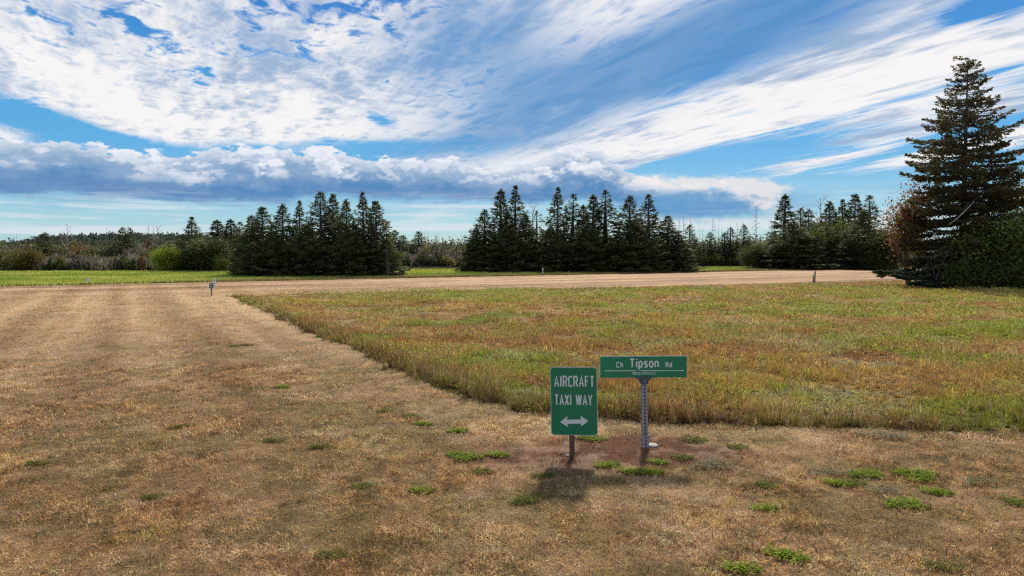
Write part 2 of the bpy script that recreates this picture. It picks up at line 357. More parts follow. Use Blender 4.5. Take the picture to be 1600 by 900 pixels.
# ------------------------------------------------------------------ ground sheet
radii = np.concatenate([[0.0], np.geomspace(1.2, 6000, 640)])
ang = np.concatenate([np.linspace(-50, 50, 460), np.linspace(50, 310, 70)[1:-1]])
rr, aa = np.meshgrid(radii, np.radians(ang), indexing='ij')
gx = (rr * np.sin(aa)).ravel(); gy = (rr * np.cos(aa)).ravel()
gc, _ = mown_colour(gx, gy)
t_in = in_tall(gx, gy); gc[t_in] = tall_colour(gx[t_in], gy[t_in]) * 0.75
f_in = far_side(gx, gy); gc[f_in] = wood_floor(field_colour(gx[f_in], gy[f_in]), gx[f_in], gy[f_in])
nR, nA = len(radii), len(ang)
i = np.arange(nR - 1)[:, None]; j = np.arange(nA)[None, :]; j2 = (j + 1) % nA
quads = np.stack([i * nA + j + 0 * i, i * nA + j2 + 0 * i, (i + 1) * nA + j2, (i + 1) * nA + j + 0 * i], -1).reshape(-1, 4)
gz = (fbm(gx * 0.7, gy * 0.7, 3) - 0.5) * 0.05 * ss(1, 4, rr.ravel()) * ss(40, 20, rr.ravel()) + np.where(rr.ravel() > 300, 0, 0) 
mg = new_mat('ground_earth_and_turf'); t_ = mg.node_tree; N = t_.nodes; L = t_.links
a_ = N.new('ShaderNodeAttribute'); a_.attribute_name = 'col'; g_ = N.new('ShaderNodeNewGeometry')
n_ = N.new('ShaderNodeTexNoise'); n_.inputs['Scale'].default_value = 28; n_.inputs['Detail'].default_value = 6; n_.inputs['Roughness'].default_value = 0.7; L.new(g_.outputs['Position'], n_.inputs['Vector'])
n2_ = N.new('ShaderNodeTexNoise'); n2_.inputs['Scale'].default_value = 2.2; n2_.inputs['Detail'].default_value = 7; n2_.inputs['Roughness'].default_value = 0.7; L.new(g_.outputs['Position'], n2_.inputs['Vector'])
m1 = N.new('ShaderNodeMapRange'); m1.inputs[1].default_value = 0.3; m1.inputs[2].default_value = 0.7; m1.inputs[3].default_value = 0.55; m1.inputs[4].default_value = 1.25; L.new(n_.outputs[0], m1.inputs[0])
m2 = N.new('ShaderNodeMapRange'); m2.inputs[1].default_value = 0.3; m2.inputs[2].default_value = 0.7; m2.inputs[3].default_value = 0.8; m2.inputs[4].default_value = 1.2; L.new(n2_.outputs[0], m2.inputs[0])
mm = N.new('ShaderNodeMath'); mm.operation = 'MULTIPLY'; L.new(m1.outputs[0], mm.inputs[0]); L.new(m2.outputs[0], mm.inputs[1])
vs = N.new('ShaderNodeVectorMath'); vs.operation = 'SCALE'; L.new(a_.outputs['Color'], vs.inputs[0]); L.new(mm.outputs[0], vs.inputs['Scale'])
p_ = N.new('ShaderNodeBsdfPrincipled'); p_.inputs['Roughness'].default_value = 0.95; p_.inputs['Specular IOR Level'].default_value = 0.1; L.new(vs.outputs[0], p_.inputs['Base Color'])
b_ = N.new('ShaderNodeBump'); b_.inputs['Strength'].default_value = 0.7; b_.inputs['Distance'].default_value = 0.03; L.new(n_.outputs[0], b_.inputs['Height']); L.new(b_.outputs[0], p_.inputs['Normal'])
o_ = N.new('ShaderNodeOutputMaterial'); L.new(p_.outputs[0], o_.inputs[0])
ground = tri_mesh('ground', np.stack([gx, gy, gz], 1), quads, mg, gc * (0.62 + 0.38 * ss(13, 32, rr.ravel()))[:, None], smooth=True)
tag(ground, kind='structure')
def gz_at(x, y):
    r = np.hypot(x, y); return (fbm(x * 0.7, y * 0.7, 3) - 0.5) * 0.05 * ss(1, 4, r) * ss(40, 20, r)

# ------------------------------------------------------------------ blades of grass
def scatter(n_per_m2, y0, y1, test, margin=0.08, jit=1.0):
    """random ground points in the fan seen between distances y0 and y1"""
    k = 0.78 + margin
    area = k * (y1 * y1 - y0 * y0); n = int(area * n_per_m2)
    y = np.sqrt(rng.random(n) * (y1 * y1 - y0 * y0) + y0 * y0); x = (rng.random(n) * 2 - 1) * y * k
    keep = test(x, y); return x[keep], y[keep]
def blades(x, y, h, w, lean, c, seed=0, two=True):
    """curved tapered blades; h, w, lean arrays; returns verts, tris, colours"""
    n = len(x); r = np.random.default_rng(seed)
    ph = r.random(n) * 2 * np.pi; fa = ph + np.pi / 2 + (r.random(n) - 0.5) * 1.2
    lx, ly = np.cos(ph), np.sin(ph); wx, wy = np.cos(fa) * w / 2, np.sin(fa) * w / 2
    z0 = gz_at(x, y) - 0.004
    hz = h * np.cos(lean); hr = h * np.sin(lean)
    P0 = np.stack([x, y, z0], 1)
    W = np.stack([wx, wy, np.zeros(n)], 1)
    m = 0.55
    P1 = P0 + np.stack([lx * hr * 0.35, ly * hr * 0.35, hz * 0.70], 1)
    P2 = P0 + np.stack([lx * hr, ly * hr, hz], 1)
    if two:
        v = np.stack([P0 - W, P0 + W, P1 - W * 0.8, P1 + W * 0.8, P2], 1).reshape(-1, 3)
        b = (np.arange(n) * 5)[:, None]
        f = np.concatenate([b + [0, 1, 3], b + [0, 3, 2], b + [2, 3, 4]], 1).reshape(-1, 3)
        cc = np.repeat(c, 5, 0)
    else:
        v = np.stack([P0 - W, P0 + W, P2], 1).reshape(-1, 3); b = (np.arange(n) * 3)[:, None]
        f = (b + [0, 1, 2]).reshape(-1, 3); cc = np.repeat(c, 3, 0)
    return v, f, cc
def merge(parts):
    V = []; Fa = []; Cc = []; o = 0
    for v, f, c in parts:
        V.append(v); Fa.append(f + o); Cc.append(c); o += len(v)
    return np.concatenate(V), np.concatenate(Fa), np.concatenate(Cc)
def vary(c, n, lo=0.6, hi=1.45, hue=0.12):
    k = lo + (hi - lo) * rng.random(n) ** 1.3
    c = c * k[:, None]
    return np.clip(c * (1 + (rng.random((n, 3)) - 0.5) * hue), 0.005, 0.85)

mown = lambda x, y: ~in_tall(x, y) & ~far_side(x, y)
parts = []
for (d, y0, y1, h0, h1, w0, w1, two) in ((8500, 3.6, 7.5, 0.018, 0.052, 0.0026, 0.0056, True), (3400, 7.5, 13, 0.02, 0.056, 0.0045, 0.0090, True), (1200, 13, 22, 0.025, 0.06, 0.008, 0.014, False), (300, 22, 46, 0.025, 0.06, 0.018, 0.032, False)):
    x, y = scatter(d, y0, y1, mown); n = len(x)
    c, mu = mown_colour(x, y)
    clump = fbm(x * 9, y * 9, 2)
    keep = rng.random(n) > mu * 0.30 + 0.25 * ss(0.55, 0.35, clump); x, y, c, mu, clump = x[keep], y[keep], c[keep], mu[keep], clump[keep]; n = len(x)
    # each stem takes one of a few real colours; their mix changes from patch to patch
    P_ = np.stack([0.16 + 0.55 * ss(0.42, 0.66, fbm(x * 1.7 + 9, y * 1.7 + 77, 4)),            # bleached straw
                   0.34 + 0.30 * ss(0.4, 0.6, fbm(x * 0.8 + 30, y * 0.8 + 10, 3)),             # golden
                   0.26 + 0.40 * ss(0.45, 0.62, fbm(x * 1.2 + 90, y * 1.2 + 33, 4)),           # rusty brown
                   0.05 + 0.75 * ss(0.50, 0.66, fbm(x * 2.3 + 200, y * 2.3 + 9, 5)) * (0.4 + 0.6 * ss(20, 9, y)),   # olive green
                   0.16 + 0.20 * ss(0.48, 0.64, fbm(x * 4.1 + 140, y * 4.1 + 60, 4))], 1)      # dark dead stems
    P_[:, :2] *= (1 - 0.6 * mu)[:, None]; cum_ = np.cumsum(P_, 1) / P_.sum(1)[:, None]
    pick = (rng.random(n)[:, None] > cum_).sum(1).clip(0, 4)
    pal = np.array([(0.78, 0.61, 0.40), (0.62, 0.405, 0.175), (0.40, 0.215, 0.098), (0.255, 0.250, 0.058), (0.14, 0.092, 0.050)])[pick]
    lum = c.mean(1) / 0.20; c = pal * (0.45 + 0.55 * np.clip(lum, 0.3, 2.0))[:, None] * (0.74 * (1 - 0.7 * mu))[:, None] + c * (0.36 + 0.5 * mu)[:, None]
    u_ = (x - e0[0]) * en[0] + (y - e0[1]) * en[1]; v_ = (x - e0[0]) * ed[0] + (y - e0[1]) * ed[1]
    str_ = np.sin(u_ * 3.1 + 2.2 * fbm(u_ * 0.3, v_ * 0.12, 2)) + 0.6 * (fbm(u_ * 2.4, v_ * 0.08, 3) - 0.5) * 4
    c = c * (1 + 0.26 * np.clip(str_, -1.3, 1.3) * ss(6, 13, y) * ss(3, -1, u_))[:, None] * (1 + 0.38 * ss(1.6, 0.3, seg_dist(x, y, TALL[:14])))[:, None]
    k_ = 0.42 + 1.08 * ss(0.32, 0.68, 0.5 * fbm(x * 5.5 + 7, y * 5.5, 4) + 0.5 * fbm(x * 17, y * 17 + 3, 3)); c = c * k_[:, None]
    tuft = fbm(x * 2.2 + 50, y * 2.2 + 50, 3)
    c = vary(c, n, 0.38, 1.95, 0.15) * lerp(RGB(1.08, 0.92, 0.76), RGB(1.04, 1.0, 0.95), ss(28, 40, y))
    h = (0.7 + 0.7 * ss(0.45, 0.7, tuft)) * (h0 + (h1 - h0) * rng.random(n)) * (0.7 + 0.7 * clump); w = w0 + (w1 - w0) * rng.random(n)
    lean = 0.5 + 1.0 * rng.random(n) ** 0.6
    parts.append(blades(x, y, h, w, lean, c, int(d), two))
v, f, c = merge(parts)
tag(tri_mesh('dry_mown_grass', v, f, M_DRY, c), 'short dry straw-coloured mown grass covering the foreground and the airstrip', 'grass', kind='stuff')

# tall unmown grass
tallf = lambda x, y: in_tall(x, y)
parts = []
for (d, y0, y1, w0, w1, two) in ((2500, 8.0, 12.5, 0.004, 0.008, True), (1000, 12.5, 19, 0.007, 0.013, True), (380, 19, 30, 0.014, 0.024, False), (170, 30, 75, 0.026, 0.045, False)):
    x, y = scatter(d, y0, y1, tallf)
    # gather the stems into tussocks
    q = 0.16 if y0 < 19 else 0.35
    def hsh(ix, iy, a): ix = ix.astype(np.int64); iy = iy.astype(np.int64); return _T[(ix * 73 + iy * 19 + a) & 255, (ix * 31 + iy * 57 + a * 3) & 255]
    ix_ = np.floor(x / q + 1.5 * vnoise(x * 2, y * 2)); iy_ = np.floor(y / q + 1.5 * vnoise(x * 2 + 9, y * 2 + 5))
    cxg = x + (hsh(ix_, iy_, 5) - 0.5) * q * 1.2; cyg = y + (hsh(ix_, iy_, 11) - 0.5) * q * 1.2
    _u = (np.floor(x / q) + 0.5 + 0.8 * (vnoise(np.floor(x / q) * 3.7, np.floor(y / q) * 5.1) - 0.5)) * q; cyg = (np.floor(y / q) + 0.5 + 0.8 * (vnoise(np.floor(x / q) * 6.3 + 50, np.floor(y / q) * 2.9) - 0.5)) * q
    x = cxg; y = cyg
    bd = seg_dist(x, y, TALL[:18])
    near = bd < 0.8
    x = x + (fbm(y * 3, x * 3, 2) - 0.5) * 0.35 * near; y = y + (fbm(x * 1.3, y * 3, 3) - 0.5) * 0.55 * near
    n = len(x)
    c = tall_colour(x, y); cl = fbm(x * 1.4, y * 1.4, 3); tus = hsh(ix_, iy_, 29)
    c = c * (0.85 + 0.9 * tus)[:, None] * RGB(1.11, 1.01, 0.82) * (1 - 0.3 * ss(0.8, 0.1, bd))[:, None]  # last factor darkens stems at the front edge, shade included in the colour
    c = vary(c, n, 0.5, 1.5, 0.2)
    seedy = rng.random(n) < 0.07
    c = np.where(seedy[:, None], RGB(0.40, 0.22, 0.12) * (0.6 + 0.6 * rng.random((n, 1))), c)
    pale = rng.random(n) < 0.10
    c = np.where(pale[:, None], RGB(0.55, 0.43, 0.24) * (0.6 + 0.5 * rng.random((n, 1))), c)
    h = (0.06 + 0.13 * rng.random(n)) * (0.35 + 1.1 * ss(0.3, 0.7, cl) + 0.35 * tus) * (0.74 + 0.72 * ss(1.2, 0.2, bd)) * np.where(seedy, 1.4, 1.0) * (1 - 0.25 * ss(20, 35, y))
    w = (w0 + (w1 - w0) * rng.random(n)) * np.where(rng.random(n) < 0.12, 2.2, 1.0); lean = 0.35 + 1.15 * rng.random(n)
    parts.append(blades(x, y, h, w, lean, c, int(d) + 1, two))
# leafy plants mixed into it: short broad leaves held at all angles
for (d, y0, y1, sz) in ((650, 8.0, 13, 0.030), (260, 13, 22, 0.045), (90, 22, 40, 0.08)):
    x, y = scatter(d, y0, y1, tallf); k_ = fbm(x * 0.9 + 60, y * 0.9 + 12, 4) > 0.54; x, y = x[k_], y[k_]; n = len(x)
    c = tall_colour(x, y) * 0.55 + RGB(0.27, 0.31, 0.045) * 0.75; c = vary(c, n, 0.6, 1.4, 0.2); z = gz_at(x, y) + 0.03 + 0.14 * rng.random(n) * (0.5 + fbm(x * 1.4, y * 1.4, 3))
    dr = rng.normal(size=(n, 3)) + np.array([0, 0, 0.35]); dr /= np.linalg.norm(dr, axis=1)[:, None]
    s_ = np.cross(dr, rng.normal(size=(n, 3))); s_ /= np.linalg.norm(s_, axis=1)[:, None]; ll = (sz * (0.6 + 0.9 * rng.random(n)))[:, None]
    P = np.stack([x, y, z], 1); v = np.stack([P, P + dr * ll * 0.5 - s_ * ll * 0.28, P + dr * ll * 0.5 + s_ * ll * 0.28, P + dr * ll], 1).reshape(-1, 3); b = (np.arange(n) * 4)[:, None]
    parts.append((v, np.concatenate([b + [0, 1, 2], b + [1, 3, 2]], 1).reshape(-1, 3), np.repeat(c, 4, 0)))
v, f, c = merge(parts)
tag(tri_mesh('tall_meadow_grass', v, f, M_GRASS, c), 'taller russet and green unmown grass filling the field right of the mown strip', 'grass', kind='stuff')

# verge and green field beyond the airstrip
farf = lambda x, y: far_side(x, y) & (seg_dist(x, y, FAR) < 60) & (y < 125)
parts = []
for (d, y0, y1, w0, w1) in ((70, 38, 70, 0.035, 0.06), (26, 70, 125, 0.07, 0.12)):
    x, y = scatter(d, y0, y1, farf); n = len(x); bd = seg_dist(x, y, FAR)
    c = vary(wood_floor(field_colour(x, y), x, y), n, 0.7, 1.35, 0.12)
    h = (0.09 + 0.14 * rng.random(n)) * (0.7 + 0.7 * fbm(x * 0.8, y * 0.8, 2))
    parts.append(blades(x, y, h, w0 + (w1 - w0) * rng.random(n), 0.2 + 0.7 * rng.random(n), c, 5, False))
x = []; y = []
for (a, b) in zip(FAR[:-1], FAR[1:]):
    L_ = math.hypot(b[0] - a[0], b[1] - a[1]); k = int(L_ * 60); t = rng.random(k)
    x.append(a[0] + (b[0] - a[0]) * t); y.append(a[1] + (b[1] - a[1]) * t + rng.random(k) * 0.7)
x = np.concatenate(x); y = np.concatenate(y); n = len(x)
parts.append(blades(x, y, 0.10 + 0.13 * rng.random(n), np.full(n, 0.05), 0.1 + 0.5 * rng.random(n), vary(np.repeat(RGB(0.16, 0.13, 0.05), n, 0), n), 6, False))
v, f, c = merge(parts)
tag(tri_mesh('field_grass', v, f, M_GRASS, c), 'bright green rough grass of the field beyond the airstrip', 'grass', kind='stuff')

# ================================================================== trees
def nrm(a): return a / (np.linalg.norm(a, axis=-1, keepdims=True) + 1e-9)
def tube(pts, rads, k=5, col_=None):
    """tapered tube along points; returns verts, tris"""
    pts = np.asarray(pts, float); n = len(pts); V = []
    up = np.array([0.31, 0.2, 0.93])
    for i_ in range(n):
        t = pts[min(i_ + 1, n - 1)] - pts[max(i_ - 1, 0)]; t = t / (np.linalg.norm(t) + 1e-9)
        a = np.cross(t, up); a /= (np.linalg.norm(a) + 1e-9); b = np.cross(t, a)
        th = np.arange(k) * 2 * np.pi / k
        V.append(pts[i_] + rads[i_] * (np.cos(th)[:, None] * a + np.sin(th)[:, None] * b))
    V = np.concatenate(V); Fc = []
    for i_ in range(n - 1):
        for q in range(k):
            a = i_ * k + q; b = i_ * k + (q + 1) % k
            Fc += [(a, b, b + k), (a, b + k, a + k)]
    return V, np.array(Fc)
def merge2(parts):
    V = []; Fa = []; o = 0
    for v, f in parts: V.append(v); Fa.append(f + o); o += len(v)
    return np.concatenate(V), np.concatenate(Fa)
def leaf_tris(base, direction, length, width, r, c):
    """one pointed triangle per leaf clump"""
    n = len(base); s = nrm(np.cross(direction, r.normal(size=(n, 3))))
    tip = base + direction * length[:, None]; w = width[:, None] / 2
    mid = base + direction * length[:, None] * 0.35
    v = np.stack([mid - s * w, mid + s * w, tip, base], 1).reshape(-1, 3)
    b = (np.arange(n) * 4)[:, None]
    return v, np.concatenate([b + [3, 1, 0], b + [0, 1, 2]], 1).reshape(-1, 3), np.repeat(c, 4, 0)

def spruce_data(h=8.0, rad=1.9, seed=1, dens=1.0, c0=(0.062, 0.080, 0.034), c1=(0.132, 0.145, 0.050), gap=0.0, shape=0.74, bottom=0.02, leaf=1.0, tipup=0.25, thin_top=1.0, brown=0.05, dead_low=0.0, layers=33, prof_fn=None, wood_r=1.0, up_k=0.42, zj=0.09):
    r = np.random.default_rng(seed)
    parts = []; wood = []
    zs = np.linspace(0, h, 7); jx = np.cumsum(r.normal(0, 0.012 * h / 8, 7)); jy = np.cumsum(r.normal(0, 0.012 * h / 8, 7))
    tp = np.stack([jx - jx[0], jy - jy[0], zs - 0.05], 1)
    wood.append(tube(tp, np.linspace(0.018 * h + 0.03, 0.012, 7), 7))
    c0 = np.array(c0); c1 = np.array(c1)
    t = bottom
    while t < 0.985:
        z = t * h; step = (1.0 / layers) * (1.25 - 0.7 * t) * (0.8 + 0.4 * r.random())
        prof = (1 - t) ** shape * (0.55 + 0.45 * min(1, (t + 0.02) / 0.10)) * thin_top ** t
        prof *= 1 - 0.30 * max(0.0, (t - 0.62) / 0.38) 
        if prof_fn is not None: prof = np.interp(t, *prof_fn)
        R0 = rad * prof + 0.022 * h / 8
        nb = max(4, int(round((6.5 - 2.2 * t) * dens ** 0.5)))
        off = r.random() * 6.28
        for b in range(nb):
            if r.random() < gap * (0.5 + t): continue
            ph = off + b * 6.283 / nb + r.normal(0, 0.22)
            L = R0 * (0.62 + 0.5 * r.random()); zz_ = z + r.normal(0, 0.012 * h)
            up = up_k * t - 0.22 * (1 - t) + r.normal(0, 0.08)
            d = np.array([math.cos(ph), math.sin(ph), 0]); side = np.array([-d[1], d[0], 0])
            ax = np.interp(zz_, zs, tp[:, 0]); ay = np.interp(zz_, zs, tp[:, 1])
            def P(s): return np.array([ax, ay, zz_]) + d * (L * s)[:, None] + np.array([0, 0, 1.0]) * (L * (up * s + tipup * s ** 2.2 - 0.10 * s))[:, None]
            sg = np.linspace(0, 1, 4); bp = P(sg)
            wood.append(tube(bp, np.array([1, 0.7, 0.45, 0.15]) * (0.010 + 0.012 * L) * wood_r, 3))
            if dead_low and t < dead_low and r.random() < 0.75: continue
            m = int((8 + 9 * L + 9 * L * L) * dens)
            s = r.random(m) ** 0.65 * 0.93 + 0.07
            p = P(s); sgn = np.where(r.random(m) < 0.5, -1, 1)[:, None]; u = r.random((m, 1)) ** 0.8
            wid = (0.40 * L * (1 - s) ** 0.8 * np.minimum(1, s * 3) + 0.02)[:, None]
            p = p + side * sgn * u * wid + d * (u * wid * 0.45) + np.array([0, 0, 1.0]) * (-0.18 * u * wid + r.normal(0, zj, (m, 1)))
            ll = (0.30 * (h / 8) ** 0.25) * (0.5 + 0.8 * r.random(m)) * leaf * (1 - 0.55 * t)
            dr = nrm(d * (0.5 + 0.5 * r.random((m, 1))) + side * sgn * (0.35 + 0.6 * r.random((m, 1))) + np.array([0, 0, 1]) * (r.normal(0.08, 0.25, (m, 1))))
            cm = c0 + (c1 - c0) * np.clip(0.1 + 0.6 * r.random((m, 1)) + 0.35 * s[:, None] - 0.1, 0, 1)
            isb = r.random(m) < brown
            cm[isb] = np.array([0.11, 0.075, 0.045]) * (0.7 + 0.6 * r.random((isb.sum(), 1)))
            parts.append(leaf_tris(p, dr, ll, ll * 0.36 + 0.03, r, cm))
            # hanging/curling second layer of needles
            m2 = int(m * 0.35); s = r.random(m2) * 0.95 + 0.05; p = P(s)
            ll = 0.14 * (1 - 0.5 * t) * (0.7 + 0.8 * r.random(m2)) * (h / 8) ** 0.4 * (1.2)
            dr = nrm(d * 0.5 + r.normal(0, 0.6, (m2, 3)) + np.array([0, 0, 0.15]))
            parts.append(leaf_tris(p, dr, ll, ll * 0.55, r, c0 + (c1 - c0) * r.random((m2, 1))))
        t += step
    m = 40; p = np.array([tp[-1, 0], tp[-1, 1], 0]) + np.stack([np.zeros(m), np.zeros(m), h * (0.955 + 0.045 * r.random(m))], 1)
    dr = nrm(np.stack([r.normal(0, 0.5, m), r.normal(0, 0.5, m), np.full(m, 1.0)], 1)); ll = np.full(m, 0.16 * (h / 8) ** 0.5)
    parts.append(leaf_tris(p, dr, ll, ll * 0.35, r, np.repeat(c1[None, :], m, 0)))
    return merge(parts), merge2(wood)

def broad_data(h=6.0, rx=2.0, rz=None, seed=1, n_leaf=6000, size=0.16, c0=(0.05, 0.08, 0.02), c1=(0.13, 0.16, 0.035), trunk_h=0.25, lumps=16, spread=0.42, accents=None, ry=None, stems=1, low=0.12, limb_r=1.0):
    r = np.random.default_rng(seed); rz = rz or (h * (1 - trunk_h) / 2); ry = ry or rx
    cz = h - rz
    wood = []; parts = []
    u = nrm(r.normal(size=(lumps, 3))); q = r.random(lumps) ** 0.45
    cen = u * q[:, None] * np.array([rx, ry, rz]) * 0.78 + np.array([0, 0, cz])
    cen[:, 2] = np.maximum(cen[:, 2], low * h)
    for s_ in range(stems):
        bx_, by_ = (r.normal(0, 0.12 * stems, 2) if stems > 1 else (0, 0))
        top_ = np.array([bx_ * 2 + r.normal(0, 0.1 * rx), by_ * 2 + r.normal(0, 0.1 * rx), cz + rz * 0.45])
        mid_ = np.array([bx_ * 1.4, by_ * 1.4, cz * 0.55]) + r.normal(0, 0.04 * h, 3)
        wood.append(tube([np.array([bx_, by_, -0.05]), mid_, top_], np.array([0.02 * h + 0.02, 0.013 * h + 0.01, 0.01]) * limb_r, 6))
        for k_ in range(s_, lumps, stems):
            a = mid_ + (top_ - mid_) * r.random() * 0.8
            b = (a + cen[k_]) / 2 + r.normal(0, 0.05 * h, 3)
            wood.append(tube([a, b, cen[k_]], np.array([0.008, 0.005, 0.002]) * h * limb_r, 3))
            for _ in range(3):
                e = cen[k_] + r.normal(0, 0.2, 3) * np.array([rx, ry, rz])
                wood.append(tube([b, (b + e) / 2 + r.normal(0, 0.02 * h, 3), e], np.array([0.004, 0.003, 0.001]) * h * limb_r, 3))
    c0 = np.array(c0); c1 = np.array(c1)
    per = n_leaf // lumps
    for k_ in range(lumps):
        m = int(per * (0.6 + 0.8 * r.random()))
        g = r.normal(size=(m, 3)) * spread * np.array([rx, ry, rz]) * (0.75 + 0.4 * r.random()) * 0.72
        p = cen[k_] + g; p[:, 2] = np.maximum(p[:, 2], 0.02 * h * r.random(m) + 0.03)
        lum = 0.55 + 0.7 * r.random()
        cm = (c0 + (c1 - c0) * r.random((m, 1))) * lum
        if accents is not None and r.random() < accents[0]:
            a_c = np.array(accents[1 + r.integers(len(accents) - 1)]); cm = a_c * (0.6 + 0.7 * r.random((m, 1)))
        ll = size * (0.6 + 0.8 * r.random(m))
        parts.append(leaf_tris(p, nrm(r.normal(size=(m, 3)) + np.array([0, 0, 0.25])), ll, ll * 0.8, r, cm))
    return merge(parts), merge2(wood)

def bare_data(h=6.0, seed=1, n=14, spread=0.28, r0=0.012, fork=False, start=0.25, droop=0.0):
    """a dead trunk with short bare branches"""
    r = np.random.default_rng(seed); wood = []
    pts = np.array([[0, 0, -0.05], [r.normal(0, 0.01) * h, 0, h * 0.5], [r.normal(0, 0.02) * h, 0, h]]); wood.append(tube(pts, np.array([r0, r0 * 0.6, r0 * 0.18]) * h, 5))
    for k_ in range(n):
        t = start + (0.97 - start) * (k_ + r.random()) / n; z = t * h; ph = r.random() * 6.28
        L = spread * h * (1 - t * 0.75) * (0.5 + r.random() * 0.7); x0 = np.interp(t, [0, 0.5, 1], pts[:, 0])
        up = (0.9 if fork else 0.15) + r.normal(0, 0.25) - droop
        a = np.array([x0, 0, z]); e = a + L * np.array([math.cos(ph), math.sin(ph), up]); mid = (a + e) / 2 + r.normal(0, 0.06 * L, 3)
        wood.append(tube([a, mid, e], np.array([0.4, 0.25, 0.08]) * r0 * h, 3))
        for _ in range(2):
            e2 = mid + L * 0.45 * nrm(r.normal(size=3) + np.array([math.cos(ph), math.sin(ph), up])); wood.append(tube([mid, (mid + e2) / 2, e2], np.array([0.2, 0.14, 0.05]) * r0 * h, 3))
    return merge2(wood)

protos = {}
def build_tree(name, crown, wood, crown_mat, wood_mat=None):
    root = empty(name, (0, 0, 0))
    if crown is not None: tri_mesh('crown', crown[0], crown[1], crown_mat, crown[2], parent=root)
    tri_mesh('trunk', wood[0], wood[1], wood_mat or M_BARK, parent=root)
    return root
def copy_tree(root):
    r_ = root.copy(); col.objects.link(r_)
    for ch in list(root.children):
        c_ = ch.copy(); col.objects.link(c_); c_.parent = r_
        for g2 in ch.children:
            d_ = g2.copy(); col.objects.link(d_); d_.parent = c_
    return r_
def place(key, x, top, Y, label, cat, group=None, width=None, rot=None, name=None):
    """stand a tree of kind KEY where the photograph shows its top; WIDTH is its crown radius in metres"""
    root, h0, r0, used = protos[key]
    p = at(x, top, Y); h = p.z
    if width and cat == 'spruce tree': width *= 1.42
    o = copy_tree(root) if used else root
    protos[key][3] = True
    s = h / h0; sx = (width / r0) if width else s
    o.location = (p.x, Y, 0); o.scale = (sx, sx, s); o.rotation_euler = (0, 0, rng.random() * 6.28 if rot is None else rot)
    for k_ in ('label', 'category', 'group'):
        if k_ in o: del o[k_]
    tag(o, label, cat, group); return o

D = {}
for k_, kw in {
    'spruce_a': dict(h=8, rad=1.9, seed=1, dens=1.25), 'spruce_b': dict(h=8, rad=1.9, seed=2, dens=1.2, shape=0.75, gap=0.06),
    'spruce_c': dict(h=8, rad=1.9, seed=3, dens=1.1, shape=1.0, gap=0.12, tipup=0.4), 'spruce_d': dict(h=8, rad=1.9, seed=4, dens=1.2, shape=0.8, c0=(0.066, 0.090, 0.038), c1=(0.135, 0.155, 0.055)),
    'narrow_a': dict(h=8, rad=1.15, seed=5, dens=1.1, gap=0.10, tipup=0.35, shape=0.8), 'narrow_b': dict(h=8, rad=1.15, seed=6, dens=1.0, gap=0.22, tipup=0.3, shape=0.7),
    'sparse': dict(h=8, rad=1.3, seed=7, dens=0.45, gap=0.35, brown=0.3, shape=0.7), 'wide': dict(h=6, rad=2.3, seed=8, dens=1.5, shape=0.62, leaf=0.9),
    'small_a': dict(h=5, rad=1.0, seed=9, dens=0.8, layers=26, leaf=1.1), 'small_b': dict(h=5, rad=0.9, seed=10, dens=0.7, gap=0.15, layers=24, leaf=1.1)}.items():
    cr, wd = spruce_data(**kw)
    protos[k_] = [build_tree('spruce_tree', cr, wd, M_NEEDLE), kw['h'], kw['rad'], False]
def broad(key, name, **kw):
    cr, wd = broad_data(**kw); protos[key] = [build_tree(name, cr, wd, M_LEAF), kw['h'], kw['rx'], False]
broad('olive', 'broadleaf_tree', h=5, rx=1.9, seed=21, n_leaf=9000, size=0.17, c0=(0.060, 0.080, 0.024), c1=(0.125, 0.145, 0.040), trunk_h=0.05, lumps=26, low=0.08)
broad('round', 'round_bush', h=3.2, rx=1.75, rz=1.6, seed=22, n_leaf=11000, size=0.13, c0=(0.17, 0.23, 0.02), c1=(0.33, 0.38, 0.035), trunk_h=0.0, lumps=34, low=0.14, spread=0.34)
broad('yellow', 'yellow_green_shrub', h=2.6, rx=1.2, seed=23, n_leaf=3500, size=0.13, c0=(0.12, 0.15, 0.02), c1=(0.22, 0.24, 0.04), trunk_h=0.05, lumps=14)
broad('autumn', 'autumn_shrub', h=3, rx=1.3, seed=24, n_leaf=3000, size=0.15, c0=(0.12, 0.10, 0.02), c1=(0.22, 0.17, 0.035), trunk_h=0.05, lumps=14)
broad('green', 'broadleaf_tree', h=5, rx=1.6, seed=25, n_leaf=8000, size=0.15, c0=(0.065, 0.095, 0.018), c1=(0.14, 0.17, 0.03), trunk_h=0.08, lumps=20, spread=0.38)
for k_, kw in {'snag_a': dict(h=8, seed=31, n=26, start=0.3, spread=0.16, r0=0.010), 'snag_b': dict(h=8, seed=32, n=10, start=0.5, spread=0.08, r0=0.009), 'snag_c': dict(h=8, seed=33, n=16, fork=True, spread=0.34, start=0.35, r0=0.012), 'snag_d': dict(h=8, seed=34, n=7, start=0.6, spread=0.06, r0=0.008)}.items():
    protos[k_] = [build_tree('dead_tree', None, bare_data(**kw), None, M_DEAD), 8, 1, False]

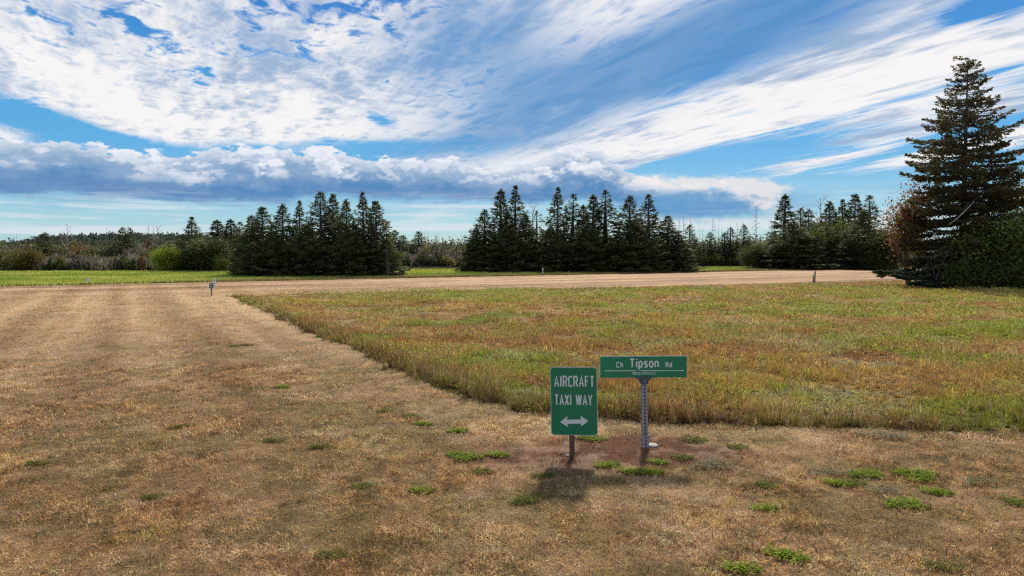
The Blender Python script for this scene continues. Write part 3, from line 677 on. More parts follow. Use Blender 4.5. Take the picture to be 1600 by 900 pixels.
gA = 'spruces of the left clump'
for a in (('spruce_b', 393, 337, 66, 'outermost spruce at the left end of the left spruce clump', 1.9),
          ('spruce_a', 410, 324, 65, 'broad dark spruce standing second from the left in the left spruce clump', 2.2),
          ('spruce_d', 441, 319, 64, 'greener spruce third from the left in the left spruce clump', 2.0),
          ('spruce_c', 467, 314, 65.5, 'spruce in the left clump just left of its tallest trees', 1.7),
          ('spruce_b', 500, 300, 65, 'tall broad spruce near the middle of the left clump, first of the two highest tops', 2.2),
          ('spruce_a', 520, 304, 66.5, 'tall spruce in the left clump just right of its highest middle top', 1.8),
          ('spruce_d', 541, 312, 64.5, 'shorter spruce between the tall middle ones and the right pair of the left clump', 1.8),
          ('spruce_c', 567, 300, 65, 'tall ragged spruce second from the right end of the left clump', 2.0),
          ('spruce_a', 587, 315, 64, 'pointed spruce at the right end of the left spruce clump', 2.1)):
    place(a[0], a[1], a[2], a[3], a[4], 'spruce tree', gA, a[5])
for a in (('small_a', 395, 380, 61.5, 'low spruce at the left foot of the left spruce clump', 1.5), ('small_b', 605, 372, 62.5, 'low spruce at the right foot of the left spruce clump', 1.3),
          ('wide', 480, 352, 62.5, 'low wide spruce in front of the middle of the left clump', 2.1), ('wide', 545, 358, 62.5, 'low wide spruce in front of the right half of the left clump', 2.0), ('wide', 428, 362, 62.3, 'low wide spruce in front of the left half of the left clump', 1.9)):
    place(a[0], a[1], a[2], a[3], a[4], 'spruce tree', gA, a[5])
gB = 'spruces of the middle clump'
for a in (('spruce_b', 757, 328, 78, 'short spruce at the left end of the middle spruce clump', 2.4),
          ('narrow_a', 782, 296, 79, 'slender tall spruce third from the left in the middle clump', 2.0),
          ('spruce_c', 804, 290, 80, 'tallest spruce of the left half of the middle clump', 2.6),
          ('spruce_d', 822, 334, 78, 'lower olive spruce in the dip of the middle clump', 2.3),
          ('spruce_c', 871, 293, 79, 'dark pointed spruce standing alone above the dip in the middle clump', 2.5),
          ('narrow_b', 895, 304, 80, 'thin ragged spruce just right of the lone pointed spruce in the middle clump', 2.0),
          ('narrow_a', 912, 320, 81, 'short thin spruce top between two taller ones in the middle clump', 1.6),
          ('narrow_a', 927, 304, 79, 'slim dark spruce at the centre right of the middle clump', 2.0),
          ('narrow_b', 946, 298, 80, 'tall grey green spruce at the centre right of the middle clump', 2.3),
          ('spruce_b', 984, 306, 79, 'broad spruce left of the pointed one near the right end of the middle clump', 2.8),
          ('spruce_c', 1015, 304, 80, 'open branched spruce with pointed top near the right end of the middle clump', 3.0),
          ('spruce_a', 1044, 338, 79, 'short bushy spruce at the right end of the middle clump', 2.4),
          ('spruce_a', 744, 356, 77.5, 'lowest spruce at the left foot of the middle clump', 1.7),
          ('small_a', 1060, 366, 78, 'low spruce at the right foot of the middle clump', 2.0),
          ('wide', 795, 352, 76.5, 'low wide spruce in front of the left half of the middle clump', 2.8),
          ('wide', 862, 358, 76.5, 'low wide spruce under the dip of the middle clump', 2.6),
          ('wide', 918, 352, 76.5, 'low wide spruce in front of the centre of the middle clump', 2.8),
          ('wide', 990, 346, 76.5, 'low wide spruce in front of the right half of the middle clump', 3.2)):
    place(a[0], a[1], a[2], a[3], a[4], 'spruce tree', gB, a[5])
place('sparse', 838, 330, 80, 'thin half bare spruce in the dip of the middle clump', 'spruce tree', gB, 1.8)
place('snag_c', 832, 320, 80.5, 'bare grey dead tree in the dip of the middle spruce clump', 'dead tree')
place('yellow', 852, 407, 75.8, 'small olive shrub at the foot of the middle clump behind the white stake', 'shrub', width=1.3)
place('yellow', 940, 410, 75.8, 'small olive shrub at the foot of the middle clump, right of centre', 'shrub', width=1.2)
gC = 'spruces of the right clump'
for a in (('narrow_a', 1227, 304, 104, 'slender spruce with a high bare-sided top at the left of the right clump', 2.6),
          ('spruce_b', 1240, 346, 91, 'broad dark spruce in front at the left of the right clump', 4.0),
          ('small_b', 1252, 326, 112, 'small spruce top behind the broad dark spruce of the right clump', 2.4),
          ('small_a', 1264, 328, 112, 'second small spruce top behind the broad dark spruce of the right clump', 2.2),
          ('spruce_d', 1296, 315, 106, 'middle spruce of the right clump behind the green broadleaf trees', 3.2),
          ('spruce_c', 1318, 312, 106, 'spruce just left of the high spruce behind the large dark one of the right clump', 3.0),
          ('spruce_a', 1336, 304, 104, 'high spruce behind the large dark one at the right of the right clump', 3.0),
          ('narrow_b', 1360, 306, 104, 'ragged spruce between the right clump and the russet tree', 2.6),
          ('spruce_b', 1350, 330, 90, 'large dense dark spruce in front at the right of the right clump', 3.5),
          ('spruce_a', 1213, 366, 95, 'low spruce at the left edge of the right clump', 2.6)):
    place(a[0], a[1], a[2], a[3], a[4], 'spruce tree', gC, a[5])
place('olive', 1177, 380, 93, 'dark green rounded bush at the left edge of the right clump', 'bush', width=1.7)
place('olive', 1192, 384, 95, 'olive shrub beside the dark bush left of the right clump', 'shrub', width=1.5)
place('green', 1268, 360, 92, 'bright green broadleaf tree between the two dark spruces of the right clump', 'tree', width=2.2)
place('olive', 1290, 344, 95, 'large olive broadleaf tree in the middle of the right clump', 'tree', width=2.8)
place('green', 1318, 348, 96, 'light green sapling crown left of the large dense spruce in the right clump', 'tree', width=2.0)
place('olive', 1388, 356, 86, 'olive broadleaf tree behind the low sweeping bough of the big spruce', 'tree', width=2.8)
place('snag_c', 1282, 309, 108, 'bare leafless tree rising behind the middle of the right clump', 'dead tree')
place('snag_a', 1182, 320, 104, 'tall dead spruce pole with short bare branches left of the right clump', 'dead tree')
place('snag_a', 1210, 338, 104, 'leaning dead tree beside the left edge of the right clump', 'dead tree', rot=1.0)

# left wood edge: trees one can tell apart
place('spruce_c', 298, 339, 84, 'pointed spruce between the round yellow green bush and the left clump', 'spruce tree', width=2.4)
place('narrow_a', 340, 344, 88, 'small pointed spruce rising over the olive trees, left of a pair', 'spruce tree', width=2.3)
place('narrow_a', 361, 343, 88, 'pointed spruce just left of the left spruce clump', 'spruce tree', width=2.0)
place('narrow_b', 374, 347, 86, 'thin spruce touching the left spruce clump from behind', 'spruce tree', width=1.7)
place('olive', 306, 372, 81.5, 'dark olive tree below the pointed spruce right of the round bush', 'tree', width=2.3)
place('olive', 333, 370, 81, 'wide olive green tree between the round bush and the left spruce clump', 'tree', width=2.7)
place('round', 260, 386, 79.5, 'round yellow green bush at the edge of the green field', 'bush', width=1.85)
place('yellow', 346, 396, 79, 'small yellow green shrub in front of the wide olive tree', 'shrub', width=1.0)
place('small_a', 191, 356, 88, 'slim dark spruce rising over the grey brush, left one of a pair', 'spruce tree', width=1.5)
place('small_b', 203, 357, 89, 'slim dark spruce rising over the grey brush, right one of a pair', 'spruce tree', width=1.3)
place('small_a', 70, 364, 87, 'dark spruce standing above the wood near the left edge of the picture', 'spruce tree', width=1.8)
place('autumn', 40, 388, 81.5, 'orange autumn shrub at the wood edge near the left of the picture', 'shrub', width=1.9)
place('autumn', 735, 402, 104, 'yellow autumn shrub at the left foot of the middle clump', 'shrub', width=1.7)
for x_, t_p, Y_, kk in ((15, 366, 92, 'snag_b'), (25, 365, 92, 'snag_b'), (80, 361, 90, 'snag_d'), (104, 350, 88, 'snag_c'), (166, 352, 95, 'snag_d'), (212, 360, 92, 'snag_d'), (232, 350, 92, 'snag_a'), (238, 347, 93, 'snag_b'), (246, 352, 92, 'snag_c'), (253, 356, 92, 'snag_b')):
    place(kk, x_, t_p, Y_, 'bare dead tree rising above the grey wood on the left', 'dead tree', 'dead trees over the left wood')
for x_, t_p, kk in ((659, 353, 'snag_d'), (664, 358, 'snag_b'), (670, 359, 'snag_d'), (686, 362, 'snag_b'), (722, 362, 'snag_b'), (729, 384, 'snag_d')):
    place(kk, x_, t_p, 116, 'thin dead pole in the wood between the left and middle spruce clumps', 'dead tree', 'dead trees between the left and middle clumps')
for x_, t_p, Y_, lb in ((617, 360, 110, 'small spruce just right of the left clump in the far wood'), (630, 368, 112, 'smallest spruce top in the wood right of the left clump'), (654, 362, 112, 'spruce top beside the dead poles between the two spruce clumps')):
    place('small_a', x_, t_p, Y_, lb, 'spruce tree', width=1.8)
r5 = np.random.default_rng(55)
for x_, t_p in ((1061, 341), (1068, 338), (1079, 340), (1085, 352), (1094, 352), (1098, 356), (1113, 340), (1118, 341), (1122, 350), (1127, 356), (1140, 352), (1152, 347), (1162, 346), (1166, 352), (1200, 352), (1104, 360), (1133, 362), (1146, 358)):
    place(['snag_b', 'snag_d', 'snag_a'][r5.integers(3)], x_, t_p, 112 + r5.random() * 8, 'thin dead tree in the wood between the middle and right spruce clumps', 'dead tree', 'dead trees between the middle and right clumps')
for x_, t_p, lb in ((1078, 352, 'ragged small spruce nearest the right end of the middle clump'), (1142, 356, 'small spruce between the dead trees right of the middle clump'), (1109, 364, 'shortest small spruce among the dead trees'), (1163, 352, 'thin small spruce just left of the tall dead pole'), (1132, 364, 'low small spruce in the middle of the dead trees')):
    place('small_b', x_, t_p, 114, lb, 'spruce tree', width=1.9)

# ------------------------------------------------------------------ far woods, read as masses
def wood_mass(name, x0, x1, base_fn, top_fn, rows, seed, palette, label, per_m=3.2, dpx=0):
    r = np.random.default_rng(seed); parts = []
    for dY, hk in rows:
        for x_ in np.arange(x0, x1, 1.0):
            Y = base_fn(x_) + dY + r.normal(0, 1.2); wpx = Y / F
            if r.random() > per_m * wpx: continue
            p = at(x_ + r.random(), top_fn(x_), Y); h = max(0.8, p.z * hk * (0.62 + 0.5 * r.random()))
            kind = r.choice(len(palette), p=[q[0] for q in palette]); _, typ, c_a, c_b = palette[kind]
            c_a = np.array(c_a); c_b = np.array(c_b); lum = 0.7 + 0.6 * r.random()
            if typ == 'brush':
                m = 90; w = 0.5 + 0.6 * r.random(); b0 = np.stack([p.x + r.normal(0, w * 0.5, m), Y + r.normal(0, w * 0.5, m), h * r.random(m) ** 0.8 * 0.75], 1)
                dr = nrm(np.stack([r.normal(0, 0.5, m), r.normal(0, 0.5, m), np.full(m, 1.0)], 1)); ll = (0.3 + 0.55 * r.random(m)); wd = 0.05 + 0.07 * r.random(m)
            elif typ == 'leafy':
                m = 170; w = h * (0.28 + 0.2 * r.random()); g_ = nrm(r.normal(size=(m, 3))) * r.random((m, 1)) ** 0.5
                b0 = np.array([p.x, Y, h * 0.55]) + g_ * np.array([w, w, h * 0.47]) ; dr = nrm(r.normal(size=(m, 3))); ll = 0.18 + 0.25 * r.random(m); wd = ll * 0.8
            else:
                m = 170; t = r.random(m) ** 1.4; w = (h * 0.20) * (1 - t) ** 0.9; ph = r.random(m) * 6.28
                b0 = np.array([p.x, Y, 0]) + np.stack([np.cos(ph) * w * 0.5, np.sin(ph) * w * 0.5, h * (0.03 + 0.95 * t)], 1)
                dr = nrm(np.stack([np.cos(ph), np.sin(ph), r.normal(0.0, 0.25, m)], 1)); ll = w * 0.8 + 0.12; wd = 0.16 + 0.12 * r.random(m)
            parts.append(leaf_tris(b0, dr, ll, wd, r, (c_a + (c_b - c_a) * r.random((m, 1))) * lum))
    v, f, c = merge(parts)
    tag(tri_mesh(name, v, f, M_LEAF, c), label, 'woodland', kind='stuff')
GREY = ('brush', (0.16, 0.14, 0.11), (0.28, 0.24, 0.19)); DGREY = ('brush', (0.10, 0.085, 0.065), (0.18, 0.15, 0.115))
SPR = ('spruce', (0.055, 0.080, 0.042), (0.11, 0.135, 0.06)); OLV = ('leafy', (0.07, 0.085, 0.03), (0.14, 0.155, 0.045)); AUT = ('leafy', (0.13, 0.07, 0.03), (0.22, 0.12, 0.035)); YEL = ('leafy', (0.15, 0.14, 0.03), (0.22, 0.18, 0.04))
topL = lambda x: np.interp(x, [-300, 0, 30, 60, 110, 180, 240, 300, 420], [374, 377, 378, 376, 380, 379, 376, 378, 380])
wood_mass('left_woodland', -330, 400, lambda x: 83 + 0 * x, topL, ((0, 0.45), (1.5, 0.62), (4, 0.85), (8, 1.0), (13, 1.0), (20, 0.98)), 1,
          [(0.32, *GREY), (0.27, *SPR), (0.23, *OLV), (0.08, *AUT), (0.05, *YEL), (0.05, *DGREY)], 'mixed scrub wood of grey bare brush, small conifers and autumn shrubs beyond the green field on the left')
topM = lambda x: np.interp(x, [560, 640, 700, 780], [374, 372, 371, 373])
wood_mass('middle_woodland', 560, 800, lambda x: 106 + 0 * x, topM, ((0, 0.45), (2, 0.75), (5, 0.95), (9, 1.0), (14, 1.0)), 2,
          [(0.40, *GREY), (0.33, *SPR), (0.2, *OLV), (0.02, *AUT), (0.05, *YEL)], 'grey and dark green wood between the left and middle spruce clumps', per_m=3.4)
topR = lambda x: np.interp(x, [1000, 1060, 1100, 1150, 1220, 1400, 1700], [372, 372, 374, 372, 366, 360, 350])
wood_mass('right_woodland', 1020, 1420, lambda x: 112 + 0 * x, topR, ((0, 0.45), (2, 0.8), (5, 1.0), (9, 1.0), (14, 1.0)), 3,
          [(0.36, *DGREY), (0.38, *SPR), (0.22, *OLV), (0.04, *YEL)], 'dark scrub wood behind the dead trees between the middle and right clumps', per_m=3.4)
# distant rise on the left, covered with trees
hx = np.linspace(-330, 60, 80); hy = np.linspace(330, 700, 40); HX, HY = np.meshgrid(hx, hy, indexing='ij')
def hillz(x, y):
    return 11.6 * ss(-345, -270, x) * ss(-135, -200, x) * ss(325, 430, y) * ss(700, 560, y) * (0.85 + 0.3 * fbm(x * 0.015, y * 0.02, 3)) - 0.6
q = (np.arange(79)[:, None] * 40 + np.arange(39)[None, :])[..., None]
hf = (q + np.array([0, 40, 41, 1])).reshape(-1, 4)
M_HILL = surf_mat('hill_soil', (0.045, 0.055, 0.035), (0.08, 0.085, 0.05), 0.2, 0.95)
tag(tri_mesh('hill', np.stack([HX.ravel(), HY.ravel(), hillz(HX.ravel(), HY.ravel())], 1), hf, M_HILL, smooth=True), kind='structure')
n = 5200; x = rng.random(n) * 390 - 330; y = 335 + rng.random(n) ** 1.3 * 150; z = hillz(x, y); k_ = z > 0.0; x, y, z = x[k_], y[k_], z[k_]; n = len(x); hv = rng.random(n) ** 2; parts = []
for _ in range(26):
    p = np.stack([x + rng.normal(0, 1.1, n), y + rng.normal(0, 1.1, n), z + 0.3 + (0.8 + 3.4 * hv) * rng.random(n)], 1)
    ll = 0.9 + 0.9 * rng.random(n); cc_ = (RGB(0.048, 0.068, 0.050) + (RGB(0.090, 0.105, 0.065) - RGB(0.048, 0.068, 0.050)) * rng.random((n, 1)))
    parts.append(leaf_tris(p, nrm(rng.normal(size=(n, 3)) + np.array([0, 0, 0.4])), ll, ll * 0.7, rng, cc_))
v, f, c = merge(parts); tag(tri_mesh('hill_forest', v, f, M_LEAF, c), 'dark evergreen forest covering the distant rise on the left', 'forest', kind='stuff')
# flat horizon forest far behind everything
n = 9000; an = (rng.random(n) - 0.5) * 1.7; dd = 230 + rng.random(n) * 60; x = np.sin(an) * dd; y = np.cos(an) * dd; parts = []
for _ in range(10):
    p = np.stack([x + rng.normal(0, 0.9, n), y + rng.normal(0, 0.9, n), 0.2 + 4.6 * rng.random(n)], 1)
    ll = 0.8 + 0.7 * rng.random(n); parts.append(leaf_tris(p, nrm(rng.normal(size=(n, 3)) + np.array([0, 0, 0.5])), ll, ll * 0.5, rng, RGB(0.04, 0.05, 0.03) * (0.6 + rng.random((n, 1)))))
v, f, c = merge(parts); tag(tri_mesh('distant_forest', v, f, M_LEAF, c), 'low dark forest line on the far horizon', 'forest', kind='stuff')

# ================================================================== the big spruce and its neighbours on the right
BX, BY = at(1500, 447, 44.0).x, 44.0
cr, wd = spruce_data(h=14.4, rad=4.05, seed=77, dens=1.6, gap=0.06, layers=44, leaf=0.85, up_k=0.16, zj=0.045, tipup=0.16, brown=0.22, bottom=0.06, wood_r=1.3,
    c0=(0.070, 0.072, 0.036), c1=(0.145, 0.135, 0.058),
    prof_fn=([0, 0.05, 0.15, 0.3, 0.5, 0.64, 0.72, 0.8, 0.86, 0.91, 0.95, 1.0], [0.70, 0.90, 0.92, 0.88, 0.80, 0.76, 0.60, 0.45, 0.30, 0.24, 0.20, 0.02]))
big = empty('big_spruce_tree', (BX, BY, 0)); tag(big, 'very tall ragged old spruce with layered boughs at the right edge of the field', 'spruce tree')
tri_mesh('crown', cr[0], cr[1], M_NEEDLE, cr[2], parent=big); tri_mesh('trunk', wd[0], wd[1], M_BARK, parent=big)
rb = np.random.default_rng(5)
def bough(pts, leaf_n, L_leaf, seed, rad0=0.06, c0=(0.03, 0.045, 0.026), c1=(0.065, 0.08, 0.036)):
    r = np.random.default_rng(seed); pts = np.array(pts, float)
    w = tube(pts, np.linspace(rad0, 0.015, len(pts)), 5)
    t = r.random(leaf_n) ** 0.7 * (len(pts) - 1); i0 = np.minimum(t.astype(int), len(pts) - 2); fr = (t - i0)[:, None]
    p = pts[i0] * (1 - fr) + pts[i0 + 1] * fr; d = nrm(pts[i0 + 1] - pts[i0])
    s_ = nrm(np.cross(d, np.array([0, 0, 1.0]))) * np.where(r.random(leaf_n) < 0.5, -1, 1)[:, None]
    dr = nrm(d * 0.7 + s_ * r.random((leaf_n, 1)) + r.normal(0, 0.2, (leaf_n, 3))); ll = L_leaf * (0.5 + 0.9 * r.random(leaf_n))
    p = p + r.normal(0, 0.05, p.shape)
    c0 = np.array(c0); c1 = np.array(c1)
    return leaf_tris(p, dr, ll, ll * 0.4, r, c0 + (c1 - c0) * r.random((leaf_n, 1))), w
lp = []; lw = []
for k_, (pts, n_l) in enumerate((
        ([(0, -0.3, 1.6), (-2.0, -0.9, 1.05), (-4.2, -1.3, 0.78), (-6.1, -1.5, 0.95)], 420), ([(0, -0.2, 1.4), (-2.2, -1.6, 0.75), (-4.6, -2.3, 0.55), (-5.6, -2.4, 0.75)], 340),
        ([(0, -0.5, 1.3), (-1.8, -1.6, 0.6), (-3.4, -2.4, 0.28), (-4.6, -2.6, 0.25)], 460), ([(0, -0.5, 1.5), (-1.4, -2.0, 0.7), (-2.8, -2.9, 0.2), (-3.9, -3.2, 0.18)], 420),
        ([(0, 0, 1.8), (-2.0, 0.4, 1.3), (-3.8, 0.5, 0.9), (-4.8, 0.6, 0.7)], 300))):
    a, b = bough(pts, n_l, 0.34, 60 + k_); lp.append(a); lw.append(b)
v, f, c = merge(lp); lb = tri_mesh('low_bough', v, f, M_NEEDLE, c, parent=big); tag(lb, 'lowest boughs sweeping out to the left just above the grass')
v, f = merge2(lw); tri_mesh('bough_wood', v, f, M_BARK, parent=lb)
db = []
for k_ in range(46):
    ph = R(200 + 140 * rb.random()); L_ = 1.6 + 2.2 * rb.random(); z0 = 0.8 + 3.8 * rb.random()
    a = np.array([0, 0, z0]); e = a + np.array([math.cos(ph) * L_, math.sin(ph) * L_ * 0.9, -z0 * (0.25 + 0.6 * rb.random())]); e[2] = max(e[2], 0.05)
    m_ = (a + e) / 2 + np.array([0, 0, 0.35 * L_ * (0.3 + rb.random() * 0.7)]) + rb.normal(0, 0.12, 3)
    db.append(tube([a, (a + m_) / 2 + [0, 0, 0.06], m_, (m_ + e) / 2 + [0, 0, 0.10], e], np.array([0.035, 0.03, 0.022, 0.016, 0.006]), 4))
    for _ in range(4):
        q0 = m_ + (e - m_) * rb.random(); q1 = q0 + rb.normal(0, 0.45, 3) + np.array([0, 0, -0.15]); db.append(tube([q0, (q0 + q1) / 2, q1], np.array([0.012, 0.008, 0.003]), 3))
# two heavy pale dead limbs
db.append(tube([(0.3, -0.6, 2.6), (1.1, -1.8, 2.15), (0.4, -2.6, 2.0), (-0.3, -3.0, 1.3), (-0.7, -3.2, 0.1)], np.array([0.09, 0.085, 0.075, 0.065, 0.045]), 6))
db.append(tube([(0.2, -1.0, 5.9), (-0.8, -2.2, 5.2), (-2.2, -2.9, 4.2), (-2.9, -3.2, 3.8)], np.array([0.06, 0.05, 0.04, 0.02]), 5))
db.append(tube([(0.4, -0.8, 4.4), (1.4, -2.2, 6.4), (2.4, -2.8, 7.0)], np.array([0.07, 0.05, 0.03]), 5))
v, f = merge2(db); tag(tri_mesh('dead_branch', v, f, M_DEAD, parent=big), 'bare grey dead branches hanging round the foot of the trunk')

def broad_thing(name, x, top, Y, label, cat, **kw):
    p = at(x, top, Y); kw.setdefault('h', p.z); mat = kw.pop('mat', M_LEAF)
    c_, w_ = broad_data(**kw); o = build_tree(name, c_, w_, mat, M_BARK); o.location = (p.x, Y, 0); tag(o, label, cat); return o
broad_thing('russet_tree', 1424, 276, 45.5, 'half bare russet leaved tree growing into the left side of the big spruce', 'tree', rx=2.5, ry=1.6, rz=2.9, seed=81, n_leaf=6000, size=0.13, lumps=20, spread=0.30,
            c0=(0.18, 0.085, 0.040), c1=(0.34, 0.17, 0.060), accents=(0.25, (0.17, 0.13, 0.03), (0.10, 0.085, 0.05)), trunk_h=0.3, limb_r=0.9)
broad_thing('bare_limbed_tree', 1545, 258, 42.5, 'sparse brown leaved tree growing into the right side of the big spruce', 'tree', rx=2.0, ry=1.4, rz=3.3, seed=82, n_leaf=3200, size=0.13, lumps=18, spread=0.30,
            c0=(0.075, 0.050, 0.030), c1=(0.15, 0.11, 0.05), accents=(0.3, (0.10, 0.13, 0.03), (0.16, 0.08, 0.04)), trunk_h=0.3, limb_r=1.0)
broad_thing('broadleaf_tree', 1560, 330, 41.5, 'dense green broadleaf tree at the foot of the big spruce on its right', 'tree', rx=2.4, ry=1.8, seed=83, n_leaf=11000, size=0.15, lumps=18, spread=0.40,
            c0=(0.075, 0.115, 0.022), c1=(0.18, 0.24, 0.040), trunk_h=0.04, low=0.1)
broad_thing('broadleaf_tree', 1642, 195, 43.5, 'yellow green tree cut by the right edge of the picture', 'tree', rx=3.1, ry=2.4, seed=84, n_leaf=15000, size=0.14, lumps=34, spread=0.28,
            c0=(0.11, 0.12, 0.022), c1=(0.24, 0.23, 0.04), accents=(0.2, (0.22, 0.13, 0.03), (0.12, 0.15, 0.03)), trunk_h=0.12, low=0.12)
broad_thing('undergrowth_shrub', 1520, 408, 41.0, 'low dark green shrub under the pale dead limb of the big spruce', 'shrub', rx=1.4, ry=1.0, seed=85, n_leaf=7001, size=0.11, lumps=16, c0=(0.060, 0.090, 0.020), c1=(0.14, 0.18, 0.035), trunk_h=0.0, low=0.08)
broad_thing('undergrowth_shrub', 1570, 414, 40.5, 'low bushy green shrub near the right edge under the broadleaf tree', 'shrub', rx=1.7, ry=1.0, seed=86, n_leaf=8000, size=0.11, lumps=18, c0=(0.060, 0.090, 0.020), c1=(0.14, 0.18, 0.035), trunk_h=0.0, low=0.08)
broad_thing('undergrowth_shrub', 1625, 410, 40.5, 'low green shrub cut by the right edge of the picture', 'shrub', rx=1.5, ry=1.0, seed=87, n_leaf=7001, size=0.11, lumps=16, c0=(0.04, 0.06, 0.016), c1=(0.10, 0.13, 0.028), trunk_h=0.0, low=0.08)
broad_thing('yellow_green_shrub', 1592, 384, 52, 'sunlit yellow green shrub seen through the trees at the right edge', 'shrub', rx=1.6, seed=88, n_leaf=5000, size=0.14, lumps=14, c0=(0.14, 0.19, 0.02), c1=(0.26, 0.30, 0.04), trunk_h=0.0, low=0.1)

# ================================================================== signs
M_GREEN = surf_mat('green_sign_sheeting', (0.004, 0.215, 0.094), (0.012, 0.165, 0.078), 5, 0.35, spec=0.5, lo=0.3, hi=0.7)
M_WHITE = surf_mat('white_lettering', (0.74, 0.75, 0.74), (0.62, 0.64, 0.63), 60, 0.45)
M_EDGE = surf_mat('sign_edge', (0.52, 0.56, 0.53), (0.36, 0.40, 0.38), 25, 0.5)
M_ALU = surf_mat('bare_aluminium', (0.42, 0.43, 0.44), (0.30, 0.31, 0.32), 12, 0.45, metal=0.6)
M_GALV = surf_mat('galvanised_steel', (0.36, 0.36, 0.38), (0.24, 0.24, 0.26), 30, 0.6, metal=0.35, bump=0.15)
M_DARKM = surf_mat('dark_casting', (0.07, 0.075, 0.085), (0.11, 0.11, 0.12), 30, 0.6, metal=0.3)
M_RUST = surf_mat('rusty_brown_post', (0.085, 0.055, 0.042), (0.14, 0.085, 0.06), 25, 0.8, bump=0.3)
M_CONC = surf_mat('pale_concrete', (0.46, 0.43, 0.40), (0.28, 0.24, 0.21), 14, 0.9, bump=0.4)
M_PAINTW = surf_mat('weathered_white_paint', (0.74, 0.74, 0.70), (0.50, 0.50, 0.46), 8, 0.6)
M_GREYW = surf_mat('weathered_grey_wood', (0.30, 0.27, 0.25), (0.42, 0.39, 0.37), 10, 0.85, stretch=(1, 1, 0.2))
M_DKSTEEL = surf_mat('dark_steel', (0.04, 0.045, 0.04), (0.07, 0.06, 0.05), 12, 0.7)

import bmesh
def bm_obj(name, bm, mat, parent=None, loc=(0, 0, 0), rot=(0, 0, 0), smooth=False):
    bmesh.ops.recalc_face_normals(bm, faces=bm.faces)
    me = bpy.data.meshes.new(name); bm.to_mesh(me); bm.free(); me.materials.append(mat)
    if smooth: me.polygons.foreach_set('use_smooth', [True] * len(me.polygons))
    o = bpy.data.objects.new(name, me); col.objects.link(o); o.location = loc; o.rotation_euler = rot
    if parent: o.parent = parent
    return o
def outline_prism(pts, y0, y1, bm=None, bevel=0.0):
    """an outline in the XZ plane given thickness from y0 to y1"""
    bm = bm or bmesh.new()
    a = [bm.verts.new((x, y0, z)) for x, z in pts]; b = [bm.verts.new((x, y1, z)) for x, z in pts]; n = len(pts)
    bm.faces.new(a); bm.faces.new(list(reversed(b)))
    for i_ in range(n): bm.faces.new((a[i_], b[i_], b[(i_ + 1) % n], a[(i_ + 1) % n]))
    return bm
def rrect(w, h, r, k=6, x0=0.0, z0=0.0):
    p = []
    for cx_, cz_, a0 in ((w / 2 - r, h - r, 0), (-w / 2 + r, h - r, 90), (-w / 2 + r, r, 180), (w / 2 - r, r, 270)):
        for i_ in range(k + 1):
            a = R(a0 + 90 * i_ / k); p.append((x0 + cx_ + r * math.cos(a), z0 + cz_ + r * math.sin(a)))
    return p
def box_bm(x0, x1, y0, y1, z0, z1, bm=None, bev=0.0):
    bm = bm or bmesh.new(); vs_ = [bm.verts.new((x, y, z)) for x in (x0, x1) for y in (y0, y1) for z in (z0, z1)]
    fs = [bm.faces.new([vs_[i_] for i_ in q_]) for q_ in ((0, 1, 3, 2), (4, 6, 7, 5), (0, 4, 5, 1), (2, 3, 7, 6), (0, 2, 6, 4), (1, 5, 7, 3))]
    if bev: bmesh.ops.bevel(bm, geom=list({e for f_ in fs for e in f_.edges}), offset=bev, segments=2, affect='EDGES')
    return bm
